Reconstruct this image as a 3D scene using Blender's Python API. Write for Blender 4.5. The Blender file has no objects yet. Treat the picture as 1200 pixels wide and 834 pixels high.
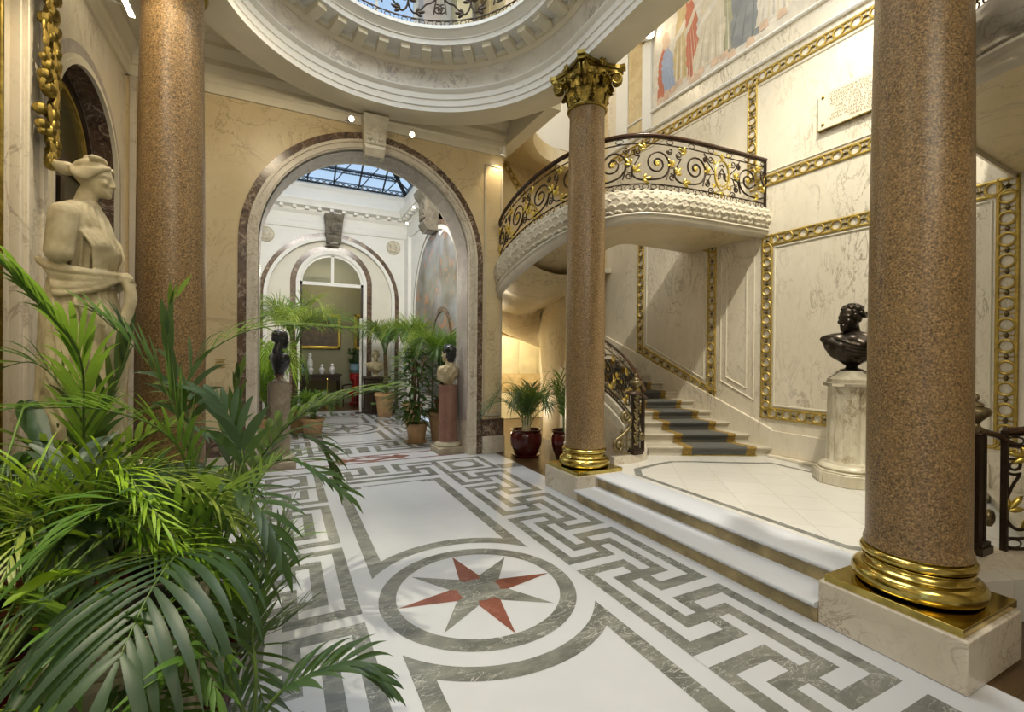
import bpy, bmesh, math, random
from mathutils import Vector, Matrix, noise
PI = math.pi
V = Vector
COL = bpy.context.scene.collection
# ------------------------------------------------------------------ camera
YAW, ROLL, PITCH, EYE, FPX = math.radians(26.515), math.radians(.453), math.radians(-.211), 1.65, 539.5
_r = V((math.cos(YAW), -math.sin(YAW), 0))
FW = V((math.sin(YAW) * math.cos(PITCH), math.cos(YAW) * math.cos(PITCH), math.sin(PITCH)))
_u = _r.cross(FW)
RT = _r * math.cos(ROLL) + _u * math.sin(ROLL)
UP = -_r * math.sin(ROLL) + _u * math.cos(ROLL)
cam = bpy.data.cameras.new('camera')
cam.sensor_width = 36
cam.lens = FPX / 1200 * 36
cam.clip_start = .03
cam_o = bpy.data.objects.new('camera', cam)
COL.objects.link(cam_o)
cam_o.matrix_world = Matrix(((RT.x, UP.x, -FW.x, 0), (RT.y, UP.y, -FW.y, 0), (RT.z, UP.z, -FW.z, EYE), (0, 0, 0, 1)))
bpy.context.scene.camera = cam_o


def at(px, py, d):
    """world point seen at pixel (px,py) of the survey photograph, d metres in front of the lens"""
    return V((0, 0, EYE)) + (FW + RT * ((px - 600) / FPX) - UP * ((py - 417) / FPX)) * d


# ------------------------------------------------------------------ mesh builder
class MB:
    def __init__(s):
        s.v, s.f, s.m = [], [], []

    def add(s, vs, fs, m=0, M=None):
        o = len(s.v)
        s.v += [tuple(M @ V(p)) if M else tuple(p) for p in vs]
        s.f += [tuple(o + i for i in f) for f in fs]
        s.m += [m] * len(fs)

    def box(s, x0, y0, z0, x1, y1, z1, m=0, M=None):
        vs = [(x, y, z) for z in (z0, z1) for y in (y0, y1) for x in (x0, x1)]
        s.add(vs, [(0, 2, 3, 1), (4, 5, 7, 6), (0, 1, 5, 4), (2, 6, 7, 3), (0, 4, 6, 2), (1, 3, 7, 5)], m, M)

    def poly(s, pts, m=0):
        s.add(pts, [tuple(range(len(pts)))], m)

    def prism(s, pts, z0, z1, m=0, M=None):
        n = len(pts)
        a = sum(pts[i][0] * pts[(i + 1) % n][1] - pts[(i + 1) % n][0] * pts[i][1] for i in range(n))
        if a < 0:
            pts = pts[::-1]
        vs = [(x, y, z0) for x, y in pts] + [(x, y, z1) for x, y in pts]
        fs = [tuple(range(n))[::-1], tuple(range(n, 2 * n))] + [(i, (i + 1) % n, n + (i + 1) % n, n + i) for i in range(n)]
        s.add(vs, fs, m, M)

    def rings(s, rings, m=0, closed=True, cap=True, loop=False, M=None):
        """skin a list of equal-length vertex rings"""
        n = len(rings[0])
        vs = [p for r in rings for p in r]
        fs = []
        k = len(rings)
        for j in range(k if loop else k - 1):
            a, b = j * n, ((j + 1) % k) * n
            for i in range(n if closed else n - 1):
                i2 = (i + 1) % n
                fs.append((a + i, a + i2, b + i2, b + i))
        if cap and closed and not loop:
            fs += [tuple(range(n))[::-1], tuple(range((k - 1) * n, k * n))]
        s.add(vs, fs, m, M)

    def lathe(s, prof, c=(0, 0), seg=40, m=0, a0=0, a1=2 * PI, M=None):
        full = abs(a1 - a0 - 2 * PI) < 1e-6
        k = seg if full else seg + 1
        rs = [[(c[0] + r * math.cos(a0 + (a1 - a0) * i / seg), c[1] + r * math.sin(a0 + (a1 - a0) * i / seg), z) for i in range(k)] for r, z in prof]
        s.rings(rs, m, closed=full, cap=full, M=M)

    def tube(s, pts, r, seg=6, m=0, flat=None, M=None):
        pts = [V(p) for p in pts]
        n = len(pts)
        rs = []
        up = V((.13, .29, .95)).normalized()
        for i, p in enumerate(pts):
            t = (pts[min(i + 1, n - 1)] - pts[max(i - 1, 0)])
            t = t.normalized() if t.length > 1e-9 else V((0, 0, 1))
            if i == 0:
                a = t.cross(up)
                if a.length < .05:
                    a = t.cross(V((1, 0, 0)))
                a.normalize()
            else:
                a = (a - t * a.dot(t))
                a = a.normalized() if a.length > 1e-6 else t.orthogonal().normalized()
            b = t.cross(a)
            rr = r[i] if isinstance(r, (list, tuple)) else r
            rs.append([tuple(p + a * (rr * math.cos(2 * PI * k / seg)) + b * (rr * math.sin(2 * PI * k / seg))) for k in range(seg)])
        s.rings(rs, m, M=M)

    def sweep(s, prof, frames, m=0, loop=False, cap=True):
        """prof: closed (u,v) outline; frames: (P,U,Vn)"""
        rs = [[tuple(V(P) + V(U) * u + V(W) * v for u, v in ()) if 0 else tuple(V(P) + V(U) * u + V(W) * v) for u, v in prof] for P, U, W in frames]
        s.rings(rs, m, loop=loop, cap=cap)

    def ell(s, c, r, m=0, rot=None, nu=14, nv=9):
        r = (r, r, r) if not isinstance(r, (tuple, list)) else r
        M = Matrix.Translation(V(c)) @ (rot if rot else Matrix.Identity(4))
        vs = [(0, 0, -r[2])]
        for j in range(1, nv):
            a = -PI / 2 + PI * j / nv
            vs += [(r[0] * math.cos(a) * math.cos(2 * PI * i / nu), r[1] * math.cos(a) * math.sin(2 * PI * i / nu), r[2] * math.sin(a)) for i in range(nu)]
        vs.append((0, 0, r[2]))
        fs = [(0, 1 + (i + 1) % nu, 1 + i) for i in range(nu)]
        for j in range(nv - 2):
            a = 1 + j * nu
            fs += [(a + i, a + (i + 1) % nu, a + nu + (i + 1) % nu, a + nu + i) for i in range(nu)]
        t = 1 + (nv - 2) * nu
        fs += [(t + i, t + (i + 1) % nu, len(vs) - 1) for i in range(nu)]
        s.add(vs, fs, m, M)

    def cap(s, p0, r0, p1, r1, m=0, seg=12):
        p0, p1 = V(p0), V(p1)
        s.ell(p0, r0, m)
        s.ell(p1, r1, m)
        s.tube([p0, p1], [r0, r1], seg, m)


def to_obj(name, mb, mats, parent=None, smooth=32, bevel=0):
    me = bpy.data.meshes.new(name)
    me.from_pydata(mb.v, [], mb.f)
    mats = mats if isinstance(mats, (list, tuple)) else [mats]
    for x in mats:
        me.materials.append(x)
    if len(mats) > 1:
        me.polygons.foreach_set('material_index', mb.m)
    bm = bmesh.new()
    bm.from_mesh(me)
    bmesh.ops.recalc_face_normals(bm, faces=bm.faces)
    bm.to_mesh(me)
    bm.free()
    if smooth:
        me.polygons.foreach_set('use_smooth', [True] * len(me.polygons))
        if smooth < 180:
            me.set_sharp_from_angle(angle=math.radians(smooth))
    o = bpy.data.objects.new(name, me)
    COL.objects.link(o)
    if parent:
        o.parent = parent
    if bevel:
        b = o.modifiers.new('bevel', 'BEVEL')
        b.width, b.segments, b.limit_method, b.angle_limit = bevel, 2, 'ANGLE', math.radians(50)
    return o


def tag(o, label, cat, group=None, kind=None):
    o['label'], o['category'] = label, cat
    if group:
        o['group'] = group
    if kind:
        o['kind'] = kind
    return o


def thing(name, label, cat, loc=(0, 0, 0), rz=0, group=None):
    o = bpy.data.objects.new(name, None)
    COL.objects.link(o)
    o.empty_display_size = .1
    o.location, o.rotation_euler = loc, (0, 0, rz)
    return tag(o, label, cat, group)


def struct(name, mb, mats, **k):
    o = to_obj(name, mb, mats, **k)
    o['kind'] = 'structure'
    return o


def part_label(o, t):
    o['label'] = t
    return o


def dup(o, loc=None, rz=None, label=None, group=None, parent=None):
    c = o.copy()
    COL.objects.link(c)
    if parent:
        c.parent = parent
    if loc is not None:
        c.location = loc
    if rz is not None:
        c.rotation_euler = (0, 0, rz)
    if label:
        c['label'] = label
    if group:
        c['group'] = group
    for ch in list(o.children):
        dup(ch, parent=c)
    return c


def melted(name, mb, mat, parent=None, vox=.012, smooth_it=3):
    """fuse overlapping masses into one continuous skin"""
    o = to_obj(name, mb, mat, parent, smooth=180)
    r = o.modifiers.new('fuse', 'REMESH')
    r.mode, r.voxel_size, r.use_smooth_shade = 'VOXEL', vox, True
    q = o.modifiers.new('soften', 'SMOOTH')
    q.factor, q.iterations = .5, smooth_it
    dg = bpy.context.evaluated_depsgraph_get()
    me = bpy.data.meshes.new_from_object(o.evaluated_get(dg))
    o.modifiers.clear()
    o.data = me
    me.polygons.foreach_set('use_smooth', [True] * len(me.polygons))
    if not me.materials:
        me.materials.append(mat)
    return o


def catmull(pts, n=8):
    pts = [V(p) for p in pts]
    out = []
    for i in range(len(pts) - 1):
        p0, p1, p2, p3 = pts[max(i - 1, 0)], pts[i], pts[i + 1], pts[min(i + 2, len(pts) - 1)]
        for k in range(n):
            t = k / n
            out.append(.5 * ((2 * p1) + (p2 - p0) * t + (2 * p0 - 5 * p1 + 4 * p2 - p3) * t * t + (3 * p1 - p0 - 3 * p2 + p3) * t ** 3))
    out.append(pts[-1])
    return out


class Path:
    """arc-length lookup along a polyline"""
    def __init__(s, pts):
        s.p = [V(q) for q in pts]
        s.l = [0]
        for a, b in zip(s.p, s.p[1:]):
            s.l.append(s.l[-1] + (b - a).length)
        s.L = s.l[-1]

    def __call__(s, d):
        d = min(max(d, 0), s.L)
        for i in range(len(s.l) - 1):
            if d <= s.l[i + 1] + 1e-9:
                t = (d - s.l[i]) / max(s.l[i + 1] - s.l[i], 1e-9)
                return s.p[i].lerp(s.p[i + 1], t)
        return s.p[-1]


# ------------------------------------------------------------------ materials
def nodes(name):
    m = bpy.data.materials.new(name)
    m.use_nodes = True
    t = m.node_tree
    b = t.nodes['Principled BSDF']
    tc = t.nodes.new('ShaderNodeTexCoord')
    return m, t, b, tc.outputs['Object']


def N(t, kind, **k):
    n = t.nodes.new('ShaderNode' + kind)
    for a, v in k.items():
        if a in n.inputs:
            n.inputs[a].default_value = v
        else:
            setattr(n, a, v)
    return n


def noise_n(t, co, scale, detail=4, rough=.55, dist=0, stretch=None):
    n = N(t, 'TexNoise')
    n.inputs['Scale'].default_value, n.inputs['Detail'].default_value = scale, detail
    n.inputs['Roughness'].default_value, n.inputs['Distortion'].default_value = rough, dist
    if stretch:
        mp = N(t, 'Mapping')
        mp.inputs['Scale'].default_value = stretch[:3]
        if len(stretch) > 3:
            mp.inputs['Rotation'].default_value = stretch[3:]
        t.links.new(co, mp.inputs['Vector'])
        co = mp.outputs[0]
    t.links.new(co, n.inputs['Vector'])
    return n.outputs['Fac']


def ramp(t, fac, stops):
    r = N(t, 'ValToRGB')
    e = r.color_ramp.elements
    while len(e) < len(stops):
        e.new(.5)
    for x, (p, c) in zip(e, stops):
        x.position = p
        x.color = (*c, 1) if len(c) == 3 else c
    t.links.new(fac, r.inputs[0])
    return r.outputs[0]


def mix(t, fac, a, b, mode='MIX'):
    n = N(t, 'MixRGB', blend_type=mode)
    for i, x in enumerate((fac, a, b)):
        if isinstance(x, (int, float)):
            n.inputs[i].default_value = x
        elif isinstance(x, tuple):
            n.inputs[i].default_value = (*x, 1)
        else:
            t.links.new(x, n.inputs[i])
    return n.outputs[0]


def bump(t, b, h, strength=.3, dist=.01):
    n = N(t, 'Bump')
    n.inputs['Strength'].default_value, n.inputs['Distance'].default_value = strength, dist
    t.links.new(h, n.inputs['Height'])
    t.links.new(n.outputs[0], b.inputs['Normal'])


def marble(name, base, base2, vein, scale=1.6, vw=.03, vs=.8, rough=.25, stretch=None, patch=None):
    """clouded stone with thin wandering veins"""
    m, t, b, co = nodes(name)
    cl = ramp(t, noise_n(t, co, scale * .7, 3, .6, .6, stretch), [(.3, base), (.7, base2)])
    BK = (0, 0, 0)
    WH = (1, 1, 1)
    v1 = ramp(t, noise_n(t, co, scale, 5, .62, 1.4, stretch), [(.5 - vw, BK), (.5, (vs, vs, vs)), (.5 + vw, BK)])
    v2 = ramp(t, noise_n(t, co, scale * 2.3, 4, .6, 1.1, stretch), [(.47 - vw * .6, BK), (.47, (vs * .6,) * 3), (.47 + vw * .6, BK)])
    msk = ramp(t, noise_n(t, co, scale * .5, 2), [(.42, (.15, .15, .15)), (.62, WH)])
    f = mix(t, 1., mix(t, 1., v1, v2, 'LIGHTEN'), msk, 'MULTIPLY')
    c = mix(t, f, cl, vein)
    if patch:
        c = mix(t, ramp(t, noise_n(t, co, scale * 1.7, 4, .7, 1.), [(.52, BK), (.62, (.8, .8, .8))]), c, patch)
    t.links.new(c, b.inputs['Base Color'])
    b.inputs['Roughness'].default_value = rough
    return m


def plain(name, c, rough=.5, metal=0, var=.12, scale=8, bmp=0, bs=30, c2=None, spec=None):
    m, t, b, co = nodes(name)
    d = tuple(x * (1 - var * 2) for x in c) if c2 is None else c2
    col = ramp(t, noise_n(t, co, scale, 4, .6, .3), [(.3, d), (.7, c)])
    t.links.new(col, b.inputs['Base Color'])
    b.inputs['Roughness'].default_value, b.inputs['Metallic'].default_value = rough, metal
    if spec is not None:
        b.inputs['Specular IOR Level'].default_value = spec
    if bmp:
        bump(t, b, noise_n(t, co, bs, 4), bmp)
    return m


def granite_mat():
    m, t, b, co = nodes('brown_granite')
    a = ramp(t, noise_n(t, co, 85, 3, .7), [(.33, (.022, .015, .007)), (.42, (.15, .095, .034)), (.54, (.295, .183, .080)), (.68, (.44, .305, .155))])
    v = N(t, 'TexVoronoi')
    v.inputs['Scale'].default_value = 130
    t.links.new(co, v.inputs['Vector'])
    c = mix(t, ramp(t, v.outputs['Color'], [(.25, (.55, .55, .55)), (.6, (0, 0, 0))]), a, (.035, .03, .028))
    c = mix(t, ramp(t, noise_n(t, co, 4, 3), [(.35, (0, 0, 0)), (.7, (.25, .25, .25))]), c, (.27, .175, .08))
    t.links.new(c, b.inputs['Base Color'])
    b.inputs['Roughness'].default_value = .36
    return m


def leaf_mat(name, c, c2):
    m, t, b, co = nodes(name)
    col = ramp(t, noise_n(t, co, 5, 3), [(.3, c2), (.7, c)])
    t.links.new(col, b.inputs['Base Color'])
    b.inputs['Roughness'].default_value = .45
    tr = N(t, 'BsdfTranslucent')
    t.links.new(mix(t, .5, col, (.5, .75, .08), 'MIX'), tr.inputs['Color'])
    mx = N(t, 'MixShader')
    mx.inputs[0].default_value = .28
    t.links.new(b.outputs[0], mx.inputs[1])
    t.links.new(tr.outputs[0], mx.inputs[2])
    t.links.new(mx.outputs[0], t.nodes['Material Output'].inputs['Surface'])
    return m


def emit_mat(name, c, s):
    m, t, b, co = nodes(name)
    b.inputs['Base Color'].default_value = (*c, 1)
    b.inputs['Emission Color'].default_value = (*c, 1)
    b.inputs['Emission Strength'].default_value = s
    return m


def glass_mat(name, tint, haze=.35):
    m, t, b, co = nodes(name)
    tr = N(t, 'BsdfTransparent')
    tr.inputs['Color'].default_value = (*tint, 1)
    tl = N(t, 'BsdfTranslucent')
    t.links.new(ramp(t, noise_n(t, co, 1.2, 2), [(.3, tuple(x * .9 for x in tint)), (.7, tint)]), tl.inputs['Color'])
    a = N(t, 'MixShader')
    a.inputs[0].default_value = haze
    t.links.new(tr.outputs[0], a.inputs[1])
    t.links.new(tl.outputs[0], a.inputs[2])
    gl = N(t, 'BsdfGlossy')
    gl.inputs['Roughness'].default_value = .05
    a2 = N(t, 'MixShader')
    a2.inputs[0].default_value = .06
    t.links.new(a.outputs[0], a2.inputs[1])
    t.links.new(gl.outputs[0], a2.inputs[2])
    t.links.new(a2.outputs[0], t.nodes['Material Output'].inputs['Surface'])
    return m


def wood_floor():
    m, t, b, co = nodes('oak_parquet')
    br = N(t, 'TexBrick')
    br.offset = .5
    br.inputs['Scale'].default_value = 1
    br.inputs['Brick Width'].default_value, br.inputs['Row Height'].default_value = .9, .09
    br.inputs['Mortar Size'].default_value = .004
    for k, c in (('Color1', (.075, .042, .016, 1)), ('Color2', (.105, .060, .023, 1)), ('Mortar', (.05, .025, .01, 1))):
        br.inputs[k].default_value = c
    t.links.new(co, br.inputs['Vector'])
    c = mix(t, .5, br.outputs['Color'], ramp(t, noise_n(t, co, 6, 5, .6, .5, (1, 9, 1)), [(.3, (.45, .45, .45)), (.7, (1, 1, 1))]), 'MULTIPLY')
    t.links.new(c, b.inputs['Base Color'])
    b.inputs['Roughness'].default_value = .3
    return m


def tile_mat():
    m, t, b, co = nodes('cream_landing_tile')
    mp = N(t, 'Mapping')
    mp.inputs['Rotation'].default_value = (0, 0, math.radians(38))
    t.links.new(co, mp.inputs['Vector'])
    br = N(t, 'TexBrick')
    br.offset = 0
    br.inputs['Scale'].default_value = 1
    br.inputs['Brick Width'].default_value = br.inputs['Row Height'].default_value = .42
    br.inputs['Mortar Size'].default_value = .003
    for k, c in (('Color1', (.63, .615, .57, 1)), ('Color2', (.69, .675, .63, 1)), ('Mortar', (.42, .38, .31, 1))):
        br.inputs[k].default_value = c
    t.links.new(mp.outputs[0], br.inputs['Vector'])
    c = mix(t, .35, br.outputs['Color'], ramp(t, noise_n(t, co, 3, 5, .6, 1), [(.3, (.8, .78, .74)), (.7, (1, 1, 1))]), 'MULTIPLY')
    t.links.new(c, b.inputs['Base Color'])
    b.inputs['Roughness'].default_value = .28
    return m


MT = {}
MT['wall'] = marble('cream_wall_marble', (.58, .46, .255), (.67, .555, .345), (.30, .20, .10), 1.4, .018, .65, .34)
MT['wall_pale'] = marble('pale_wall_marble', (.69, .62, .48), (.77, .70, .57), (.30, .24, .16), 1.8, .024, .85, .25, (1, 1.9, .75, .7, 0, 0))
MT['pink'] = marble('veined_pier_marble', (.52, .46, .37), (.62, .56, .46), (.32, .24, .17), 1.8, .02, .6, .25)
MT['plinth'] = marble('plinth_marble', (.56, .50, .40), (.67, .61, .51), (.24, .17, .10), 4.2, .028, .85, .3)
MT['frieze'] = marble('frieze_marble', (.60, .56, .49), (.70, .67, .61), (.26, .23, .23), 3.4, .04, .85, .3)
MT['plaster'] = plain('ivory_plaster', (.70, .645, .50), .55, var=.04, scale=3)
MT['bone'] = plain('bone_plaster', (.72, .69, .60), .55, var=.04, scale=3)
MT['white'] = plain('white_plaster', (.80, .79, .75), .55, var=.03, scale=3)
MT['floor_w'] = marble('white_floor_marble', (.53, .55, .60), (.60, .62, .665), (.55, .53, .51), 1.3, .02, .3, .16)
MT['floor_g'] = marble('grey_green_floor_marble', (.105, .112, .104), (.245, .25, .228), (.62, .63, .60), 3.8, .016, .8, .2, (1, 2.6, 1, 0, 0, .6))
MT['floor_r'] = marble('red_floor_marble', (.17, .058, .042), (.23, .085, .062), (.42, .2, .15), 4, .02, .4, .2)
MT['dark'] = marble('dark_breccia_marble', (.085, .05, .035), (.15, .095, .06), (.58, .48, .36), 4.5, .03, .8, .2, None, (.045, .03, .03))
MT['greyv'] = marble('grey_jamb_marble', (.33, .29, .27), (.45, .40, .37), (.62, .57, .52), 2.8, .03, .6, .2)
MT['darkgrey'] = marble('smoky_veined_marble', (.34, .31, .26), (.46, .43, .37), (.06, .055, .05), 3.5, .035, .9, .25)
MT['granite'] = granite_mat()
MT['brass'] = plain('polished_brass', (.66, .52, .15), .17, 1, .14, 9)
MT['gilt'] = plain('aged_gilt_bronze', (.48, .36, .09), .36, 1, .3, 14, c2=(.15, .11, .035))
MT['gold'] = plain('wall_gilding', (.58, .41, .095), .42, .55, .2, 18, .2, 60)
MT['leafgold'] = plain('bright_gold_leaf', (.72, .55, .13), .28, .9, .15, 20)
MT['rosette'] = plain('dark_bronze_rosette', (.17, .12, .04), .5, .5, .3, 40)
MT['iron'] = plain('dark_wrought_iron', (.060, .040, .024), .4, .6, .2, 20)
MT['rail'] = plain('varnished_dark_handrail', (.075, .035, .018), .22, 0, .25, 6)
MT['bronze'] = plain('dark_patinated_bronze', (.055, .042, .030), .32, .75, .3, 9)
MT['black'] = plain('black_basalt', (.016, .018, .017), .25, 0, .3, 9)
MT['statue'] = plain('weathered_statue_stone', (.58, .50, .33), .7, 0, .2, 5, .25, 24, (.30, .245, .13))
MT['carved'] = plain('carved_cream_stone', (.66, .60, .47), .6, 0, .15, 9, .9, 16)
MT['darkstone'] = plain('dark_carved_stone', (.20, .175, .13), .65, 0, .3, 8, .6, 20)
MT['urn'] = plain('dull_bronze_urn', (.30, .24, .12), .4, .8, .3, 14)
MT['stone'] = plain('stone_grey_cream', (.42, .37, .26), .65, 0, .2, 7, .3, 20)
MT['step'] = plain('white_stair_marble', (.56, .51, .405), .35, 0, .08, 4)
MT['riser'] = plain('yellowed_riser_marble', (.50, .40, .20), .4, 0, .3, 5)
MT['wood'] = wood_floor()
MT['tile'] = tile_mat()
MT['terra'] = plain('buff_terracotta', (.48, .30, .15), .8, 0, .12, 10, .2, 40)
MT['terra2'] = plain('red_terracotta', (.42, .15, .06), .8, 0, .12, 10)
MT['glaze'] = plain('oxblood_glaze', (.085, .010, .008), .1, 0, .3, 4)
MT['glaze2'] = plain('bright_red_glaze', (.30, .030, .015), .12, 0, .3, 4)
MT['soil'] = plain('potting_soil', (.03, .02, .012), .95, 0, .4, 40, .6, 60)
MT['carpet'] = plain('grey_carpet', (.125, .125, .115), .95, 0, .1, 60, .2, 300)
MT['carpet_e'] = plain('golden_carpet_border', (.46, .30, .075), .9, 0, .35, 34)
MT['leaf_d'] = leaf_mat('deep_green_leaf', (.028, .07, .016), (.010, .032, .010))
MT['leaf_m'] = leaf_mat('mid_green_leaf', (.090, .20, .020), (.040, .105, .018))
MT['leaf_l'] = leaf_mat('lime_green_leaf', (.30, .46, .02), (.15, .30, .012))
MT['leaf_b'] = leaf_mat('blue_green_leaf', (.038, .082, .038), (.016, .040, .024))
MT['leaf_y'] = leaf_mat('yellow_green_leaf', (.30, .36, .05), (.15, .22, .03))
MT['stalk'] = plain('green_stalk', (.10, .17, .03), .5, 0, .2, 12)
MT['trunk'] = plain('fibrous_trunk', (.13, .085, .04), .9, 0, .35, 30, .6, 50)
MT['glass'] = glass_mat('roof_glass', (.86, .94, 1.), .22)
MT['pane'] = glass_mat('window_glass', (.90, .95, 1.), .06)
MT['green'] = plain('sage_green_wall', (.20, .20, .125), .7, 0, .05, 3)
MT['olive'] = plain('dim_olive_mirror', (.10, .085, .030), .2, 0, .35, 1.2)
MT['wframe'] = plain('dark_stained_oak', (.035, .018, .009), .4, 0, .3, 8)
MT['paint'] = plain('dark_oil_painting', (.10, .07, .035), .5, 0, .5, 6, c2=(.03, .025, .015))
MT['lampw'] = plain('white_lamp_body', (.75, .74, .70), .4, 0, .03)
MT['lens'] = emit_mat('lit_lamp_lens', (1, .86, .6), 30)
MT['red'] = plain('red_upholstery', (.35, .012, .012), .6, 0, .2, 8)
MT['china'] = plain('white_porcelain', (.70, .72, .74), .15, 0, .1, 20)
MT['blue'] = plain('blue_porcelain', (.06, .10, .32), .15, 0, .4, 16)
MT['ink'] = plain('incised_lettering', (.22, .15, .07), .7, 0, .1)
MT['plaque'] = plain('ivory_plaque', (.74, .66, .50), .4, 0, .04, 4)
MT['yellow'] = plain('yellowed_marble', (.76, .69, .47), .35, 0, .12, 3)
MT['amber'] = marble('amber_breccia', (.46, .33, .15), (.66, .54, .32), (.75, .62, .36), 4.2, .04, .7, .3)
# ================================================================== FLOOR
CX, CY = 1.243, 2.98          # centre of the star medallion
fl = MB()
W_, G_, R_ = 0, 1, 2
fl.box(-1.72, -1.6, -.08, 3.2, 14.0, 0, W_)


def flat(pts, m, z):
    fl.poly([(x, y, z) for x, y in pts], m)


def rect(x0, x1, y0, y1, m, z):
    flat([(x0, y0), (x1, y0), (x1, y1), (x0, y1)], m, z)


def disc(cx, cy, r0, r1, m, z, n=72):
    for i in range(n):
        a, b = 2 * PI * i / n, 2 * PI * (i + 1) / n
        p = [(cx + r1 * math.cos(a), cy + r1 * math.sin(a)), (cx + r1 * math.cos(b), cy + r1 * math.sin(b))]
        p += [(cx + r0 * math.cos(b), cy + r0 * math.sin(b)), (cx + r0 * math.cos(a), cy + r0 * math.sin(a))] if r0 > 0 else [(cx, cy)]
        flat(p, m, z)


def star(cx, cy, big, small):
    disc(cx, cy, .565, .678, G_, .001)
    for k in range(8):
        a = PI / 2 - k * PI / 4
        R, m = (.568, big) if k % 2 == 0 else (.54, small)
        v = .205
        l, r = a + PI / 8, a - PI / 8
        flat([(cx, cy), (cx + v * math.cos(r), cy + v * math.sin(r)), (cx + R * math.cos(a), cy + R * math.sin(a)), (cx + v * math.cos(l), cy + v * math.sin(l))], m, .001)
    disc(cx, cy, 0, .148, G_, .002, 40)


def panel(cy, far, sg):
    """grey outline of the long white field between the medallion at cy and the row at far"""
    e = .646
    t = far
    for s in (-1, 1):
        flat([(CX + s * e, t), (CX + s * (e - .11), t), (CX + s * (e - .11), cy + sg * .735), (CX + s * e, cy + sg * .472)], G_, .001)
        rect(*sorted((CX + s * e, CX + s * (e - .27))), *sorted((t, t - sg * .10)), G_, .0014)
    rect(CX - e, CX + e, *sorted((t, t - sg * .034)), G_, .0018)
    n = 36
    for i in range(n):
        x0, x1 = -e + 2 * e * i / n, -e + 2 * e * (i + 1) / n
        f = lambda R, x: cy + sg * math.sqrt(R * R - x * x)
        flat([(CX + x0, f(.8, x0)), (CX + x1, f(.8, x1)), (CX + x1, f(.91, x1)), (CX + x0, f(.91, x0))], G_, .0012)


KEY = [(0, 5, 0, 1), (5, 6, -2, 3), (1, 4, 2, 3), (1, 2, 3, 10), (1, 4, 10, 11), (3, 4, 4, 9), (4, 9, 6, 7), (5, 8, 4, 5), (7, 8, -3, 4), (5, 8, -4, -3)]


def fret(fx, c_len, lo, hi, z0):
    """Greek key; fx maps (col,row) to plan, rows lo..hi"""
    p = lambda c0, c1, r0, r1, m, z: flat([fx(c0, r0), fx(c1, r0), fx(c1, r1), fx(c0, r1)], m, z)
    p(0, 9, lo, hi, G_, z0)
    k = math.floor(lo / 12) - 1
    while k * 12 < hi + 12:
        for c0, c1, r0, r1 in KEY:
            a, b = max(r0 + 12 * k, lo), min(r1 + 12 * k, hi)
            if b > a:
                p(c0, c1, a, b, W_, z0 + .001)
        k += 1


U_, RV = .0912, .101
XR, XL = 2.022, .463
fret(lambda c, r: (XR + U_ * c, 3.017 - RV * r), 9, -30, 44, .001)
fret(lambda c, r: (XL - U_ * c, 3.017 - RV * r), 9, -30, 44, .001)


def row(y0, sg):
    """cross row of key pattern, mirrored about the axis, with a corner square at each end"""
    for s in (1, -1):
        fret(lambda c, r: (CX + s * (.7795 - .0974 * r), y0 + sg * .0935 * c), 9, 0, 8, .001)
        x0 = CX + s * .7795
        sq = lambda a, b, m, z: rect(*sorted((x0 + s * a, x0 + s * (.822 - a))), *sorted((y0 + sg * b, y0 + sg * (.84 - b))), m, z)
        sq(0, 0, G_, .001)
        sq(.085, .085, W_, .002)
        sq(.165, .165, G_, .003)
        disc(x0 + s * .411, y0 + sg * .42, 0, .165, W_, .004, 28)


row(6.06, 1)
star(CX, CY, R_, G_)
panel(CY, 5.905, 1)
panel(CY, .055, -1)
# band inside the great arch
for y in (7.16, 7.60):
    rect(-.3, 2.72, y, y + .05, R_, .001)
dm = lambda w, h, m, z: flat([(CX - w, 7.405), (CX, 7.405 - h), (CX + w, 7.405), (CX, 7.405 + h)], m, z)
dm(.50, .19, R_, .001)
for s in (-1, 1):
    flat([(CX + s * .62, 7.405), (CX + s * .42, 7.405 - .16), (CX + s * .27, 7.405), (CX + s * .42, 7.405 + .16)], R_, .0012)
dm(.25, .105, W_, .002)
# room beyond
row(8.74, -1)
F2 = 10.6
star(CX, F2, G_, G_)
panel(F2, 12.3, 1)
panel(F2, 8.9, -1)
fret(lambda c, r: (XR + U_ * c, 10.6 - RV * r), 9, -19, 18, .001)
fret(lambda c, r: (XL - U_ * c, 10.6 - RV * r), 9, -19, 18, .001)
row(12.5, 1)
# dark threshold slab at the passage
rect(2.86, 3.2, 6.02, 6.26, G_, .001)
rect(2.86, 3.2, -.30, -.06, G_, .001)
struct('floor', fl, [MT['floor_w'], MT['floor_g'], MT['floor_r']], smooth=0)
f2 = MB()
f2.box(3.2, -2, -.08, 6.3, 10.7, -.004)
struct('floor', f2, MT['wood'], smooth=0)

# ================================================================== WALLS
ARC = 1.215                    # axis of the great arch


def arch_wall(x0, x1, z1, cx, hw, spr, n=40):
    p = [(x0, 0), (cx - hw, 0), (cx - hw, spr)]
    p += [(cx - hw * math.cos(PI * i / n), spr + hw * math.sin(PI * i / n)) for i in range(1, n)]
    p += [(cx + hw, spr), (cx + hw, 0), (x1, 0), (x1, z1), (x0, z1)]
    return p


def upright(mb, pts, M, d0, d1, m=0):
    """extrude an (s,z) outline between depths d0..d1; M maps (s,d,z)"""
    n = len(pts)
    vs = [M(s, d0, z) for s, z in pts] + [M(s, d1, z) for s, z in pts]
    mb.add(vs, [tuple(range(n)), tuple(range(n, 2 * n))[::-1]] + [(i, n + i, n + (i + 1) % n, (i + 1) % n) for i in range(n)], m)


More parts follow.
